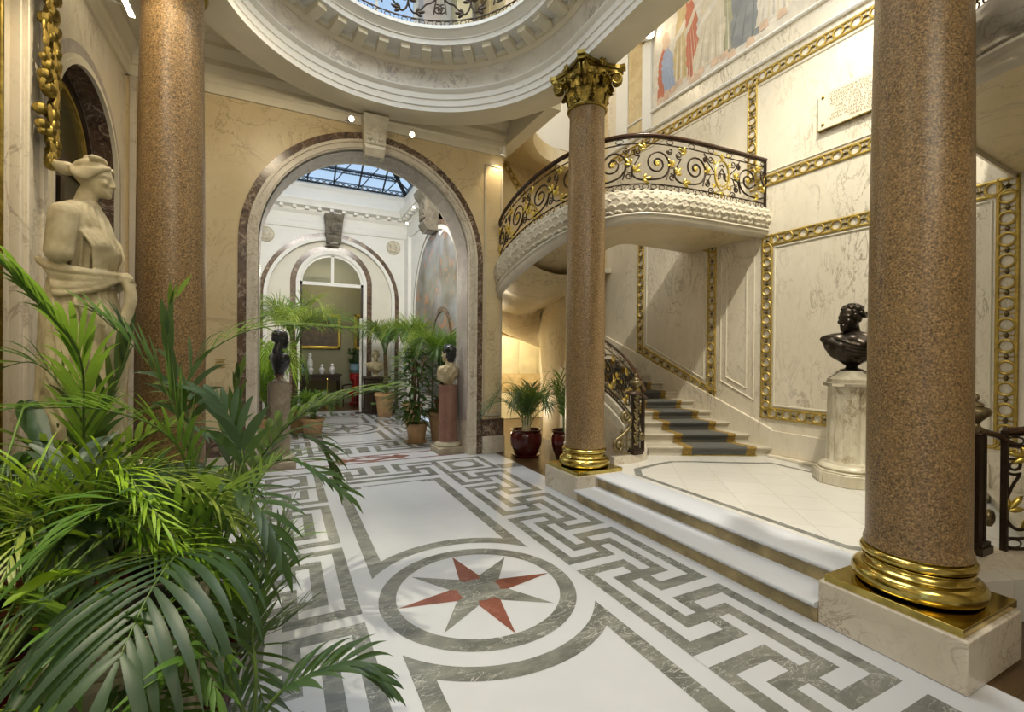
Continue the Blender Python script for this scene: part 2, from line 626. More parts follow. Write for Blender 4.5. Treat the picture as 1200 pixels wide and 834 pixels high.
def arch_band(mb, M, cx, hw, spr, w0, w1, d0, d1, m=0, z0=0, n=40):
    """moulding following an arch: from hw+w0 to hw+w1, depth d0..d1"""
    def line(r):
        return [(cx - r, z0)] + [(cx - r * math.cos(PI * i / n), spr + r * math.sin(PI * i / n)) for i in range(n + 1)] + [(cx + r, z0)]
    a, b = line(hw + w0), line(hw + w1)
    rs = [[M(a[i][0], d0, a[i][1]), M(b[i][0], d0, b[i][1]), M(b[i][0], d1, b[i][1]), M(a[i][0], d1, a[i][1])] for i in range(len(a))]
    mb.rings(rs, m)


XZ = lambda Y, sg=1: (lambda s, d, z: (s, Y + sg * d, z))      # wall in the XZ plane at Y
YZ = lambda X, sg=1: (lambda s, d, z: (X + sg * d, s, z))


def strip(mb, a, b, nrm, prof, m=0):
    """straight moulding from a to b; prof (out, z)"""
    a, b, nrm = V(a), V(b), V(nrm)
    mb.rings([[tuple(q + nrm * o + V((0, 0, z))) for o, z in prof] for q in (a, b)], m)


HW, SPR = 1.52, 3.14
w = MB()
upright(w, arch_wall(-1.75, 3.325, 5.6, ARC, HW, SPR), XZ(7.05), 0, .6)
struct('wall_back', w, MT['wall'], smooth=40)
w = MB()
arch_band(w, XZ(7.05), ARC, HW, SPR, -.004, .02, -.012, .616, 1)
arch_band(w, XZ(7.05), ARC, HW, SPR, .012, .05, -.03, .0, 1)
arch_band(w, XZ(7.05), ARC, HW, SPR, .05, .085, -.018, .0, 1)
arch_band(w, XZ(7.05), ARC, HW, SPR, .085, .125, -.035, .0, 1)
arch_band(w, XZ(7.05), ARC, HW, SPR, .125, .225, -.014, .0, 0)
arch_band(w, XZ(7.65), ARC, HW, SPR, .012, .10, -.0, .02, 1)
struct('trim_1', w, [MT['dark'], MT['plinth']])
w = MB()
for s in (-1, 1):   # grey marble panels lining the arch jambs
    x = ARC + s * (HW - .006)
    w.box(min(x, x - s * .012), 7.11, .55, max(x, x - s * .012), 7.59, SPR, 0)
for i in range(30):
    a0, a1 = PI * i / 30, PI * (i + 1) / 30
    r = HW - .016
    w.add([(ARC + r * math.cos(a), y, SPR + r * math.sin(a)) for y in (7.11, 7.59) for a in (a0, a1)], [(0, 1, 3, 2)], 0)
struct('trim_2', w, MT['greyv'])
# skirting of the back wall and panel on the right pier
w = MB()
for x0, x1 in ((-1.7, ARC - HW - .23), (ARC + HW + .23, 3.35)):
    w.box(x0, 6.985, 0, x1, 7.06, .29, 1)
    w.box(x0, 7.005, .29, x1, 7.06, .55, 0)
    w.box(x0, 6.99, .55, x1, 7.06, .575, 0)
w.box(3.3, 7.0, 0, 3.37, 7.66, .29, 1)
w.box(3.3, 7.0, .29, 3.352, 7.66, .57, 0)
struct('baseboard_back', w, [MT['dark'], MT['plinth']], bevel=.006)
w = MB()
for x0, x1 in ((2.985, 3.30),):
    for a, b, c, d in ((x0, .62, x0 + .018, 4.8), (x1 - .018, .62, x1, 4.8), (x0, .62, x1, .64), (x0, 4.78, x1, 4.8)):
        w.box(a, 7.036, b, c, 7.05, d)
w.box(-1.66, 7.03, .6, -1.60, 7.05, 4.97)
struct('trim_3', w, MT['pink'])

# left wall with the statue arch
LX, LA, LHW, LSP = -1.7, 5.84, .80, 3.52
w = MB()
upright(w, arch_wall(-1.6, 7.6, 5.6, LA, LHW, LSP), YZ(LX, -1), 0, .24)
struct('wall_left', w, MT['wall_pale'], smooth=40)
w = MB()
arch_band(w, YZ(LX), LA, LHW, LSP, .0, .045, 0, .035, 1)
arch_band(w, YZ(LX), LA, LHW, LSP, .045, .085, 0, .02, 1)
arch_band(w, YZ(LX), LA, LHW, LSP, .085, .19, 0, .012, 0)
arch_band(w, YZ(LX, -1), LA, LHW - .012, LSP, 0, .012, .0, .17, 2)
struct('trim_4', w, [MT['greyv'], MT['plaster'], MT['dark']])
# dark oak glazed doors in the left arch
d = thing('arched_glazed_door', 'dark oak arched door with gold beading inside the arch behind the statue', 'door', (LX - .18, LA, 0))
q = MB()
L0 = YZ(0, -1)
arch_band(q, L0, 0, LHW - .10, LSP, 0, .10, 0, .06, 0)
arch_band(q, L0, 0, LHW - .14, LSP, 0, .04, .01, .05, 1)
q.box(-.05, -LHW + .1, 2.62, .0, LHW - .1, 2.74, 0)
q.box(-.05, -LHW + .1, 3.42, .0, LHW - .1, 3.52, 0)
q.box(-.05, -.05, 0, .0, .05, 3.3, 0)
q.box(-.05, -LHW + .1, 0, .0, LHW - .1, .5, 0)
to_obj('frame', q, [MT['wframe'], MT['gold']], d)
q = MB()
upright(q, [(-LHW + .1, 0)] + [(-(LHW - .1) * math.cos(PI * i / 24), LSP + (LHW - .1) * math.sin(PI * i / 24)) for i in range(25)] + [(LHW - .1, 0)], L0, .04, .05)
part_label(to_obj('pane', q, MT['olive'], d), 'dim olive glass')
# pilaster with gilded fruit drop, and gilded door frame at the very left
w = MB()
w.box(-1.71, 4.42, 0, -1.64, 4.80, 5.0, 0)
w.box(-1.66, 4.46, .6, -1.615, 4.53, 4.9, 0)
w.box(-1.66, 4.69, .6, -1.615, 4.76, 4.9, 0)
struct('trim_5', w, MT['wall_pale'], bevel=.008)
g = thing('gilded_fruit_garland', 'gilded drop of carved fruit and leaves hanging on the pale left pilaster', 'garland', (-1.62, 4.60, 4.98))
random.seed(3)
for nm, cnt in (('fruit', 110), ('leaf', 80)):
    q = MB()
    for i in range(cnt):
        z = -random.random() * 1.98
        wd = .16 * (1 - .35 * abs(math.sin(z * 5.2))) * (1 if z > -1.7 else (1.98 + z) / .28)
        y = random.uniform(-wd, wd)
        x = .03 + .05 * math.sqrt(max(0, 1 - (y / max(wd, .01)) ** 2))
        if nm == 'fruit':
            q.ell((x, y, z), random.uniform(.026, .05), nu=8, nv=6)
        else:
            q.ell((x + .015, y, z), (.012, random.uniform(.03, .05), random.uniform(.05, .075)), rot=Matrix.Rotation(random.uniform(-1, 1), 4, 'X'), nu=8, nv=5)
    to_obj('carved_' + nm + '_trim', q, MT['gilt'] if nm == 'fruit' else MT['gold'], g)
g = thing('gilded_door_case', 'tall gilded moulding at the left edge beside the garland pilaster', 'moulding', (-1.7, 4.2, 0))
q = MB()
q.box(.0, -.3, 0, .05, .03, 5.0)
to_obj('jamb', q, MT['gold'], g, bevel=.02)
q = MB()
for y in (-.2, -.1, -.02):
    q.tube([(.05, y, 0), (.05, y, 5.0)], .015, 8)
to_obj('beading', q, MT['gilt'], g)

# cornices of the side aisle
COR = [(0, 4.97), (.035, 4.97), (.05, 5.02), (.05, 5.08), (.08, 5.10), (.08, 5.19), (.13, 5.24), (.15, 5.27), (.15, 5.34), (.24, 5.42), (.26, 5.45), (.26, 5.5), (.30, 5.56), (0, 5.56)]
w = MB()
strip(w, (-1.7, 7.05, 0), (3.36, 7.05, 0), (0, -1, 0), COR)
strip(w, (-1.7, 7.05, 0), (-1.7, -1.6, 0), (1, 0, 0), COR)
struct('trim_6', w, MT['plaster'], smooth=30)

# ================================================================== OVAL OPENING
OX, OY0, OY1 = 1.25, 1.35, 4.65


def stad(R, n=48, m=8):
    p = [(OX + R * math.cos(PI * i / n), OY1 + R * math.sin(PI * i / n)) for i in range(n + 1)]
    p += [(OX - R, OY1 + (OY0 - OY1) * i / m) for i in range(1, m)]
    p += [(OX - R * math.cos(PI * i / n), OY0 - R * math.sin(PI * i / n)) for i in range(n + 1)]
    p += [(OX + R, OY0 + (OY1 - OY0) * i / m) for i in range(1, m)]
    return p


def stad_sweep(mb, prof, m=0, loop=False):
    mb.rings([[(x, y, z) for x, y in stad(R)] for R, z in prof], m, cap=False, loop=loop)


e = MB()
stad_sweep(e, [(2.27, 5.56), (2.27, 5.10), (1.87, 5.10)], 0)
stad_sweep(e, [(1.87, 5.10), (1.87, 5.17), (1.855, 5.175), (1.855, 5.26), (1.84, 5.265), (1.84, 5.34), (1.815, 5.36), (1.795, 5.385), (1.795, 5.40), (1.815, 5.405)], 2)
stad_sweep(e, [(1.815, 5.405), (1.815, 5.665)], 1)
stad_sweep(e, [(1.815, 5.665), (1.795, 5.67), (1.775, 5.69), (1.755, 5.70), (1.755, 5.735), (1.735, 5.745)], 0)
stad_sweep(e, [(1.735, 5.745), (1.735, 5.80), (1.50, 5.80)], 2)
stad_sweep(e, [(1.50, 5.80), (1.49, 5.80), (1.49, 5.865), (1.475, 5.87), (1.475, 5.885), (1.44, 5.93), (1.42, 5.95), (1.395, 5.955), (1.395, 6.0), (1.7, 6.0), (2.27, 6.0)], 2)
struct('trim_7', e, [MT['plaster'], MT['frieze'], MT['white']], smooth=28)
e = MB()


def stad_walk(R, step):
    P = Path([(x, y, 0) for x, y in stad(R) + stad(R)[:1]])
    k = round(P.L / step)
    for i in range(k):
        p, q = P(P.L * i / k), P(min(P.L * i / k + .02, P.L))
        t = (q - p).normalized()
        yield p, t


for p, t in stad_walk(1.735, .315):
    n = V((-t.y, t.x, 0))           # towards the void
    M = Matrix(((t.x, n.x, 0, p.x), (t.y, n.y, 0, p.y), (0, 0, 1, 0), (0, 0, 0, 1)))
    e.rings([[(x, y, z) for x, y, z in r] for r in (
        [(-.062, -.01, 5.80), (-.062, .21, 5.80), (-.062, .21, 5.735), (-.062, .13, 5.72), (-.062, .07, 5.70), (-.062, -.01, 5.69)],
        [(.062, -.01, 5.80), (.062, .21, 5.80), (.062, .21, 5.735), (.062, .13, 5.72), (.062, .07, 5.70), (.062, -.01, 5.69)])], 0, M=M)
struct('trim_8', e, MT['plaster'], bevel=.004)
# aisle ceiling around the beam and gallery floor above it
RX0, RX1, RY0, RY1 = -1.75, 3.55, -1.6, 7.66


def to_rect(x, y):
    cx, cy = 1.25, 3.0
    dx, dy = x - cx, y - cy
    k = min([(RX1 - cx) / dx if dx > 1e-6 else 1e9, (RX0 - cx) / dx if dx < -1e-6 else 1e9, (RY1 - cy) / dy if dy > 1e-6 else 1e9, (RY0 - cy) / dy if dy < -1e-6 else 1e9])
    return (cx + dx * k, cy + dy * k)


c = MB()
S = stad(2.25)
c.rings([[(x, y, 5.56) for x, y in S], [(*to_rect(x, y), 5.56) for x, y in S], [(*to_rect(x, y), 6.0) for x, y in S], [(x, y, 6.0) for x, y in S]], 0, cap=False)
struct('ceiling', c, MT['plaster'], smooth=0)
# coffer mouldings on the aisle ceiling by the stair
c = MB()
for o, z in ((0, 5.53), (.06, 5.54)):
    strip(c, (3.50 - o, 4.8, z), (3.50 - o, 7.0, z), (-1, 0, 0), [(0, 0), (.03, 0), (.03, .03), (0, .03)])
c.box(3.33, 5.6, 5.135, 3.545, 7.66, 5.56)
struct('trim_9', c, MT['plaster'])
# ================================================================== COLUMNS
ZP, ZB, ZN, ZT = .268, .54, 4.60, 5.10      # plinth top, base top, neck, capital top


def acanthus(mb, M, h, w, curl, m=0):
    """one lobed leaf standing on a bell, tip curling outward"""
    rows = 15
    vs, fs = [], []
    for j in range(rows):
        t = j / (rows - 1)
        zz = h * (1 - (1 - min(t / .82, 1)) ** 1.0) if t < .82 else h * (1 - .9 * ((t - .82) / .18) ** 2 * .22)
        out = .012 + .03 * t + curl * max(0, (t - .45) / .55) ** 2.2
        ww = w * (.55 + .45 * math.sin(min(t * 1.25, 1) * PI * .5)) * (1 if t < .8 else 1 - .62 * (t - .8) / .2)
        ww *= 1 + .22 * math.cos(t * PI * 10)
        for i, u in enumerate((-1, -.5, 0, .5, 1)):
            vs.append((out + (.016 if i == 2 else (-.012 if abs(u) == .5 else .004)), u * ww / 2, zz))
    for j in range(rows - 1):
        for i in range(4):
            a = j * 5 + i
            fs.append((a, a + 1, a + 6, a + 5))
    vs2 = [(x - .012, y, z) for x, y, z in vs]
    n = len(vs)
    mb.add(vs + vs2, fs + [tuple(n + k for k in f[::-1]) for f in fs], m, M)


def spiral_pts(c, r0, r1, turns, a0, ax, ay, n=26, lift=0):
    c, ax, ay = V(c), V(ax), V(ay)
    nz = ax.cross(ay)
    out = []
    for i in range(n + 1):
        t = i / n
        r = r0 + (r1 - r0) * t ** .8
        a = a0 + turns * 2 * PI * t
        out.append(c + ax * (r * math.cos(a)) + ay * (r * math.sin(a)) + nz * (lift * t))
    return out


def make_column():
    t = thing('granite_column', '', 'column')
    q = MB()
    q.box(-.345, -.35, 0, .31, .35, ZP)
    to_obj('plinth', q, MT['plinth'], t, bevel=.008)
    q = MB()
    q.box(-.325, -.325, ZP, .325, .325, ZP + .042)
    prof = [(.29, ZP + .042)]
    prof += [(.252 + .056 * math.cos(a), ZP + .098 + .056 * math.sin(a)) for a in [(-PI / 2) + PI * i / 10 for i in range(11)]]
    prof += [(.262, ZP + .155), (.262, ZP + .163), (.247, ZP + .175), (.240, ZP + .187), (.247, ZP + .20), (.258, ZP + .203), (.258, ZP + .208)]
    prof += [(.236 + .030 * math.cos(a), ZP + .236 + .028 * math.sin(a)) for a in [(-PI / 2) + PI * i / 8 for i in range(9)]]
    prof += [(.245, ZP + .266), (.245, ZP + .272), (.2, ZP + .272)]
    q.lathe(prof, seg=72)
    part_label(to_obj('base', q, MT['brass'], t, smooth=40, bevel=.004), 'polished brass base and square brass plate')
    q = MB()
    pr = [(.25, ZB), (.25, ZB + .02), (.2395, ZB + .05)]
    for i in range(17):
        u = i / 16
        pr.append((.2385 - .028 * u ** 1.5 + .004 * math.sin(u * PI), ZB + .06 + (ZN - ZB - .10) * u))
    pr += [(.218, ZN - .03), (.218, ZN)]
    q.lathe(pr, seg=72)
    to_obj('shaft', q, MT['granite'], t, smooth=40)
    cp = MB()
    cp.lathe([(.2, ZN - .005), (.236, ZN), (.246, ZN + .018), (.236, ZN + .036), (.212, ZN + .04), (.212, ZN + .05), (.205, ZN + .06), (.208, ZN + .22), (.225, ZN + .34), (.262, ZN + .415), (.262, ZN + .42), (.1, ZN + .42)], seg=40)
    ca = part_label(to_obj('capital', cp, MT['gilt'], t, smooth=40), 'gilded foliate capital')
    ab = MB()
    pts = []
    for k in range(4):
        a = PI / 4 + k * PI / 2
        d = V((math.cos(a), math.sin(a)))
        s = V((-d.y, d.x))
        pts += [d * .455 - s * .045, d * .455 + s * .045]
        a2 = a + PI / 4
        for u in (-.62, -.3, 0, .3, .62):
            mid = V((math.cos(a2), math.sin(a2)))
            sd = V((-mid.y, mid.x))
            pts.append(mid * (.262 + .055 * u * u / .38 * .38 + .05 * abs(u) ** 2) + sd * (u * .40))
    for z0, z1, k in ((ZN + .42, ZN + .445, .94), (ZN + .445, ZN + .458, .90), (ZN + .458, ZT + .002, 1.0)):
        ab.prism([(p.x * k, p.y * k) for p in pts], z0, z1)
    to_obj('abacus', ab, MT['gilt'], ca, smooth=30)
    for k in range(8):
        a = k * PI / 4
        q = MB()
        acanthus(q, Matrix.Rotation(a, 4, 'Z') @ Matrix.Translation((.205, 0, ZN + .045)), .165, .165, .06)
        to_obj('leaf', q, MT['gilt'], ca, smooth=180)
        q = MB()
        acanthus(q, Matrix.Rotation(a + PI / 8, 4, 'Z') @ Matrix.Translation((.203, 0, ZN + .07)), .265, .155, .085)
        to_obj('leaf', q, MT['gilt'], ca, smooth=50)
        q = MB()
        d_ = V((math.cos(a + PI / 8), math.sin(a + PI / 8), 0))
        e_ = V((-d_.y, d_.x, 0))
        for s in (-1, 1):
            q.tube(catmull([d_ * .215 + e_ * (s * .02) + V((0, 0, ZN + .10)), d_ * .235 + e_ * (s * .035) + V((0, 0, ZN + .25)), d_ * .275 + e_ * (s * .055) + V((0, 0, ZN + .35))] + spiral_pts(d_ * .285 + e_ * (s * .035) + V((0, 0, ZN + .365)), .025, .006, s * 1.4, -PI / 3, e_, V((0, 0, 1)), 10), 3), .009, 5)
        to_obj('tendril', q, MT['gilt'], ca, smooth=60)
    for k in range(4):
        a = PI / 4 + k * PI / 2
        d = V((math.cos(a), math.sin(a), 0))
        sd = V((-d.y, d.x, 0))
        for s in (-1, 1):
            q = MB()
            st = d * .20 + sd * (s * .13) + V((0, 0, ZN + .20))
            end = d * .352 + sd * (s * .035) + V((0, 0, ZN + .345))
            ax = (d - sd * s * .25).normalized()
            sp = spiral_pts(end, .066, .008, 2.1, PI / 2, ax, V((0, 0, 1)) * -1 if 0 else V((0, 0, 1)), 30, .0)
            sp = [end + (p - end) for p in spiral_pts(end, .074, .008, -2.4, PI * .62, ax, V((0, 0, 1)), 30)]
            stem_ = catmull([st, st.lerp(sp[0], .45) + V((0, 0, .05)) - d * .015, sp[0]], 6)
            q.tube(stem_[:-1] + sp, [.016] * len(stem_[:-1]) + [.015 - .006 * i / 30 for i in range(31)], 6)
            q.ell(end, .014, nu=8, nv=6)
            to_obj('volute', q, MT['gilt'], ca, smooth=60)
        # small inner scrolls and flower on each face
        m = V((math.cos(a + PI / 4), math.sin(a + PI / 4), 0))
        s2 = V((-m.y, m.x, 0))
        q = MB()
        for s in (-1, 1):
            c0 = m * .255 + s2 * (s * .055) + V((0, 0, ZN + .355))
            q.tube(spiral_pts(c0, .042, .008, s * 1.6, -PI / 2, s2, V((0, 0, 1)), 20), .011, 6)
        q.ell(m * .295 + V((0, 0, ZN + .465)), (.030, .030, .028), nu=10, nv=6)
        for i in range(6):
            f = i * PI / 3
            q.ell(m * .315 + s2 * (.038 * math.cos(f)) + V((0, 0, ZN + .462 + .034 * math.sin(f))), .016, nu=7, nv=5)
        to_obj('flower', q, MT['gilt'], ca, smooth=60)
    return t


col = make_column()
col.location = (3.32, 4.65, 0)
col['label'] = 'brown granite column with a full gilded capital, left end of the two low steps'
dup(col, (3.33, 1.35, 0), label='nearest brown granite column on a marble block, right end of the two low steps')
dup(col, (-.82, 4.65, 0), PI, label='brown granite column beside the stone statue, behind the palms')
for o in COL.objects:
    if o.get('category') == 'column':
        o['group'] = 'granite columns of the hall'

# ================================================================== LOW STEPS AND LANDING
LZ = .265
st = thing('marble_landing_steps', 'two long white marble steps between the brass-based granite columns', 'steps', (2.98, 3.0, 0))
for i, (x, z) in enumerate(((0, .1325), (.29, .265))):
    q = MB()
    y0, y1 = (-1.30, 1.31)
    prof = [(x - .028, z), (x - .036, z - .008), (x - .039, z - .018), (x - .036, z - .028), (x - .028, z - .034), (x - .012, z - .038), (x, z - .045), (x + .33, z - .045), (x + .33, z)]
    q.rings([[(u, y, v) for u, v in prof] for y in (y0, y1)], 0)
    to_obj('tread', q, MT['floor_w'], st, smooth=50)
    q = MB()
    q.box(x, y0, z - .1325, x + .2, y1, z - .04)
    part_label(to_obj('riser', q, MT['riser'], st), 'yellowed marble riser')
ld = MB()
out = [(3.50, 1.36), (3.50, 4.64), (4.3, 4.9), (4.72, 4.98), (6.12, 4.98), (6.12, 1.02), (4.72, 1.02), (4.3, 1.1)]
ld.prism(out, 0, LZ - .0005, 0)
gl = [(3.66, 3.0), (3.66, 4.12), (3.85, 4.36), (4.3, 4.45), (4.55, 4.47), (4.8, 4.36), (5.2, 4.12), (5.55, 3.93), (5.72, 3.86), (5.72, 3.0)]
gl = gl + [(x, 6 - y) for x, y in gl[-2:0:-1]]
n = len(gl)
for i in range(n):
    (x0, y0), (x1, y1) = gl[i], gl[(i + 1) % n]
    k = lambda x, y, s: (4.7 + (x - 4.7) * (1 - s / 1.0), 3 + (y - 3) * (1 - s / 1.45), LZ + .001)
    ld.poly([(x0, y0, LZ + .001), (x1, y1, LZ + .001), k(x1, y1, .065), k(x0, y0, .065)], 1)
struct('floor', ld, [MT['tile'], MT['floor_g']], smooth=0)
# ================================================================== STAIR WALLS
WX = 6.1
w = MB()
w.box(WX, -3.0, 0, WX + .2, 7.8, 8.6)
struct('wall_right', w, MT['wall_pale'])
# half-round end of the well, open underneath the turning flight
TC, TR = V((4.72, 7.8)), 1.38


def turn_z(a):
    return 1.825 + .13 * 7 * a / PI


w = MB()
lo, hi = [], []
for i in range(37):
    a = PI * i / 36
    p = TC + V((math.cos(a), math.sin(a))) * TR
    lo.append((p.x, p.y, turn_z(a) - .28))
    hi.append((p.x, p.y, 8.6))
w.rings([lo, hi], 0, closed=False, cap=False)
lo2 = [(TC.x + (x - TC.x) * 1.1, TC.y + (y - TC.y) * 1.1, z) for x, y, z in lo]
w.rings([lo, lo2], 0, closed=False, cap=False)
w.rings([lo2, [(x, y, 8.6) for x, y, z in lo2]], 0, closed=False, cap=False)
struct('wall_stairwell', w, MT['wall'], smooth=60)
w = MB()
w.box(3.30, 7.65, 0, 3.345, 10.7, 8.6)
w.box(3.325, 7.05, 5.56, 3.345, 7.65, 8.6)
struct('wall_passage_left', w, MT['wall'])
w = MB()
w.box(3.3, 10.6, 0, 6.4, 10.75, 3.4, 0)
w.box(3.3, 10.57, 0, 6.4, 10.6, .69, 0)
w.box(3.3, 10.555, .69, 6.4, 10.6, 1.14, 1)
for x in (4.1, 4.95, 5.5):
    w.box(x, 10.575, 1.14, x + .5, 10.6, 3.1, 0)
struct('wall_passage', w, [MT['yellow'], MT['amber']], bevel=.006)
w = MB()
w.box(3.3, 7.65, 3.35, 6.4, 10.7, 3.45)
w.box(6.1, 7.8, 0, 6.3, 10.7, 3.4)
struct('ceiling', w, MT['plaster'])

# winding soffit of the flight above, shading the far end of the well
w = MB()
rows_ = []
for i in range(25):
    a = math.radians(20 + 160 * i / 24)
    z = 5.55 + .62 * i / 24
    ro, ri = TR - .004, .25 + .40 * (1 - i / 24)
    d = V((math.cos(a), math.sin(a), 0))
    c0 = V((TC.x, TC.y, 0))
    rows_.append([tuple(c0 + d * r + V((0, 0, z + dz))) for r, dz in ((ro, 0), (ri + .30, -.05), (ri + .24, -.09), (ri + .08, -.09), (ri, -.02), (ri, .30), (ro, .30))])
w.rings(rows_)
struct('ceiling', w, MT['wall'], smooth=50)
# ================================================================== GILDED GUILLOCHE BANDS
def guil(segs, nrm, width=.165, pitch=.20):
    """segs: list of (A,B) centre lines on a wall; returns three builders"""
    a_, b_, c_ = MB(), MB(), MB()
    nrm = V(nrm)
    for A, B in segs:
        A, B = V(A), V(B)
        t = (B - A).normalized()
        L = (B - A).length
        s = nrm.cross(t)
        for k in (-1, 1):
            o = s * (k * (width / 2 - .016))
            a_.rings([[tuple(p + o + s * u + nrm * v) for u, v in ((-.014, -.002), (-.014, .010), (-.007, .016), (.007, .016), (.014, .010), (.014, -.002))] for p in (A - t * (width / 2), B + t * (width / 2))])
        n = max(1, round(L / pitch))
        for i in range(n):
            p = A + t * (L * (i + .5) / n)
            ring = [p + nrm * .006 + (t * math.cos(f) + s * math.sin(f)) * (width * .36) for f in [2 * PI * j / 20 for j in range(21)]]
            b_.tube(ring, .0145, 6)
        for i in range(n + 1):
            p = A + t * (L * i / n)
            c_.ell(p + nrm * .004, (.020, .022, .020), nu=7, nv=5)
            for k in (-1, 1):
                c_.ell(p + t * (k * .014) + nrm * .004, (.014, .014, .014), nu=6, nv=4)
            for k in (-1, 1):
                b_.tube([p + s * (k * .018) + nrm * .004, p + s * (k * .06) + nrm * .004], .007, 4)
    return a_, b_, c_


def guil_thing(name, label, segs, nrm, origin, group=None, **k):
    t = thing(name, label, 'wall moulding', origin, 0, group)
    O = V(origin)
    a_, b_, c_ = guil([(V(A) - O, V(B) - O) for A, B in segs], nrm, **k)
    to_obj('fillet', a_, MT['gold'], t, smooth=60)
    b_.add(c_.v, c_.f, 1)
    to_obj('ring_border', b_, [MT['gold'], MT['rosette']], t, smooth=60)
    return t


wx = WX - .002
NX = (-1, 0, 0)
fr = [(wx, 4.20, .86), (wx, 4.20, 3.27), (wx, 1.80, 3.27), (wx, 1.80, .86)]
fg = MB()
guil_thing('guilloche_panel_frame', 'gilded ring-chain frame around the wall panel behind the dark bust', [(fr[i], fr[(i + 1) % 4]) for i in range(4)], NX, (wx, 3, .86))
guil_thing('guilloche_panel_frame', 'gilded ring-chain bands framing the upper wall panel with the inscribed plaque', [((wx, 7.6, 5.64), (wx, -1.4, 5.64)), ((wx, 4.45, 4.2), (wx, 4.45, 5.55)), ((wx, 1.55, 4.2), (wx, 1.55, 5.55)), ((wx, 4.4, 4.12), (wx, 1.6, 4.12))], NX, (wx, 3, 4.1))
s0, s1, zz = 5.13, 6.75, lambda y: 1.06 + .44 * (y - 5.13)
guil_thing('guilloche_stair_frame', 'gilded ring-chain frame sloping with the stair, in the shade under the balcony', [((wx, s0, zz(s0)), (wx, s0, zz(s0) + 2.3)), ((wx, s0, zz(s0)), (wx, s1, zz(s1))), ((wx, s1, zz(s1)), (wx, s1, zz(s1) + 2.3)), ((wx, s0, zz(s0) + 2.3), (wx, s1, zz(s1) + 2.3))], NX, (wx, s0, 1))
# upper band round the half-round end
segs = []
prev = None
for i in range(15):
    a = math.radians(52 + 62 * i / 14)
    p = TC + V((math.cos(a), math.sin(a))) * (TR - .004)
    q = V((p.x, p.y, 4.15 + 1.9 * (i / 14) ** .9))
    if prev is not None:
        segs.append((prev, q))
    prev = q
t = thing('guilloche_curved_band', 'gilded ring-chain band curving round the shaded stairwell wall above the stair rail', 'wall moulding', (TC.x, TC.y + TR, 4.5))
A3 = [MB(), MB(), MB()]
for A, B in segs:
    mid = (A + B) / 2
    nr = V((TC.x - mid.x, TC.y - mid.y, 0)).normalized()
    off = V(t.location)
    for d_, s_ in zip(A3, guil([(A - off, B - off)], nr)):
        d_.add(s_.v, s_.f)
to_obj('fillet', A3[0], MT['gold'], t, smooth=60)
A3[1].add(A3[2].v, A3[2].f, 1)
to_obj('ring_border', A3[1], [MT['gold'], MT['rosette']], t, smooth=60)
# flat panel mouldings and skirting on the right wall
w = MB()


def outline(pts, th=.022, out=.014):
    pts = [V(p) for p in pts]
    for i in range(len(pts)):
        w.tube([pts[i], pts[(i + 1) % len(pts)]], out, 5)


outline([(WX, 4.40, 1.02), (WX, 4.40, 3.1), (WX, 4.96, 3.1), (WX, 4.96, 1.27)])
outline([(WX, 4.52, 1.18), (WX, 4.52, 2.98), (WX, 4.86, 2.98), (WX, 4.86, 1.33)])
outline([(WX, 5.28, zz(5.28) + .15), (WX, 5.28, zz(5.28) + 2.1), (WX, 6.6, zz(6.6) + 2.1), (WX, 6.6, zz(6.6) + .15)])
outline([(WX, 4.09, .97), (WX, 4.09, 3.16), (WX, 1.91, 3.16), (WX, 1.91, .97)])
outline([(WX, 4.36, 4.24), (WX, 4.36, 5.52), (WX, 1.64, 5.52), (WX, 1.64, 4.24)])
outline([(WX, 4.54, 4.24), (WX, 4.54, 5.52), (WX, 7.4, 5.52), (WX, 7.4, 4.24)])
struct('trim_10', w, MT['plaster'], smooth=60)
w = MB()
for y0, y1 in ((1.9, 4.1),):
    w.box(WX - .12, y0, LZ, WX, y1, LZ + .035)
    w.box(WX - .035, y0, LZ + .035, WX, y1, LZ + .36)
# sloping skirting beside the flight
def slope_sk(y0, y1, o, h):
    za = lambda y: LZ + .06 + .382 * (y - 4.05)
    v = [(WX - o, y0, LZ - .1), (WX - o, y1, LZ - .1), (WX - o, y1, za(y1) + h), (WX - o, y0, za(y0) + h)]
    w.add(v + [(WX + .01, y, z) for x, y, z in v], [(0, 1, 2, 3), (3, 2, 6, 7), (0, 3, 7, 4), (1, 5, 6, 2)])
slope_sk(4.1, 7.8, .035, .30)
struct('baseboard_right', w, MT['wall_pale'], bevel=.008)
# wall fields above the gilded band: ledge, marble pilasters, fresco
w = MB()
strip(w, (WX, 8.0, 5.80), (WX, -2, 5.80), (-1, 0, 0), [(0, 0), (.03, .0), (.05, .03), (.03, .05), (.0, .05)])
strip(w, (WX, 7.15, 6.12), (WX, -2, 6.12), (-1, 0, 0), [(0, 0), (.035, .0), (.05, .02), (.035, .045), (.0, .045)])
w.box(WX - .05, 6.50, 5.85, WX, 6.72, 7.50)
w.box(WX - .03, 7.15, 5.85, WX, 7.5, 8.4)
struct('trim_11', w, MT['white'], bevel=.006)
w = MB()
w.box(WX - .02, 6.74, 5.9, WX, 7.13, 8.4)
struct('trim_12', w, MT['amber'])
fz = thing('wall_fresco', 'faded wall painting of robed standing figures high on the right wall', 'fresco', (WX - .004, 3.2, 6.18))
cols = {'ground': (.72, .66, .56), 'ochre': (.60, .47, .25), 'brick': (.56, .20, .12), 'blue': (.36, .42, .56), 'slate': (.27, .28, .28), 'olive': (.42, .40, .26), 'flesh': (.68, .50, .36), 'sand': (.66, .58, .44)}
FM = {k: plain('fresco_' + k, c, .8, 0, .14, 5) for k, c in cols.items()}
FD = {k: plain('fresco_fold_' + k, tuple(x * .80 for x in c), .8, 0, .16, 6) for k, c in cols.items()}
keys = list(FM)
q = MB()
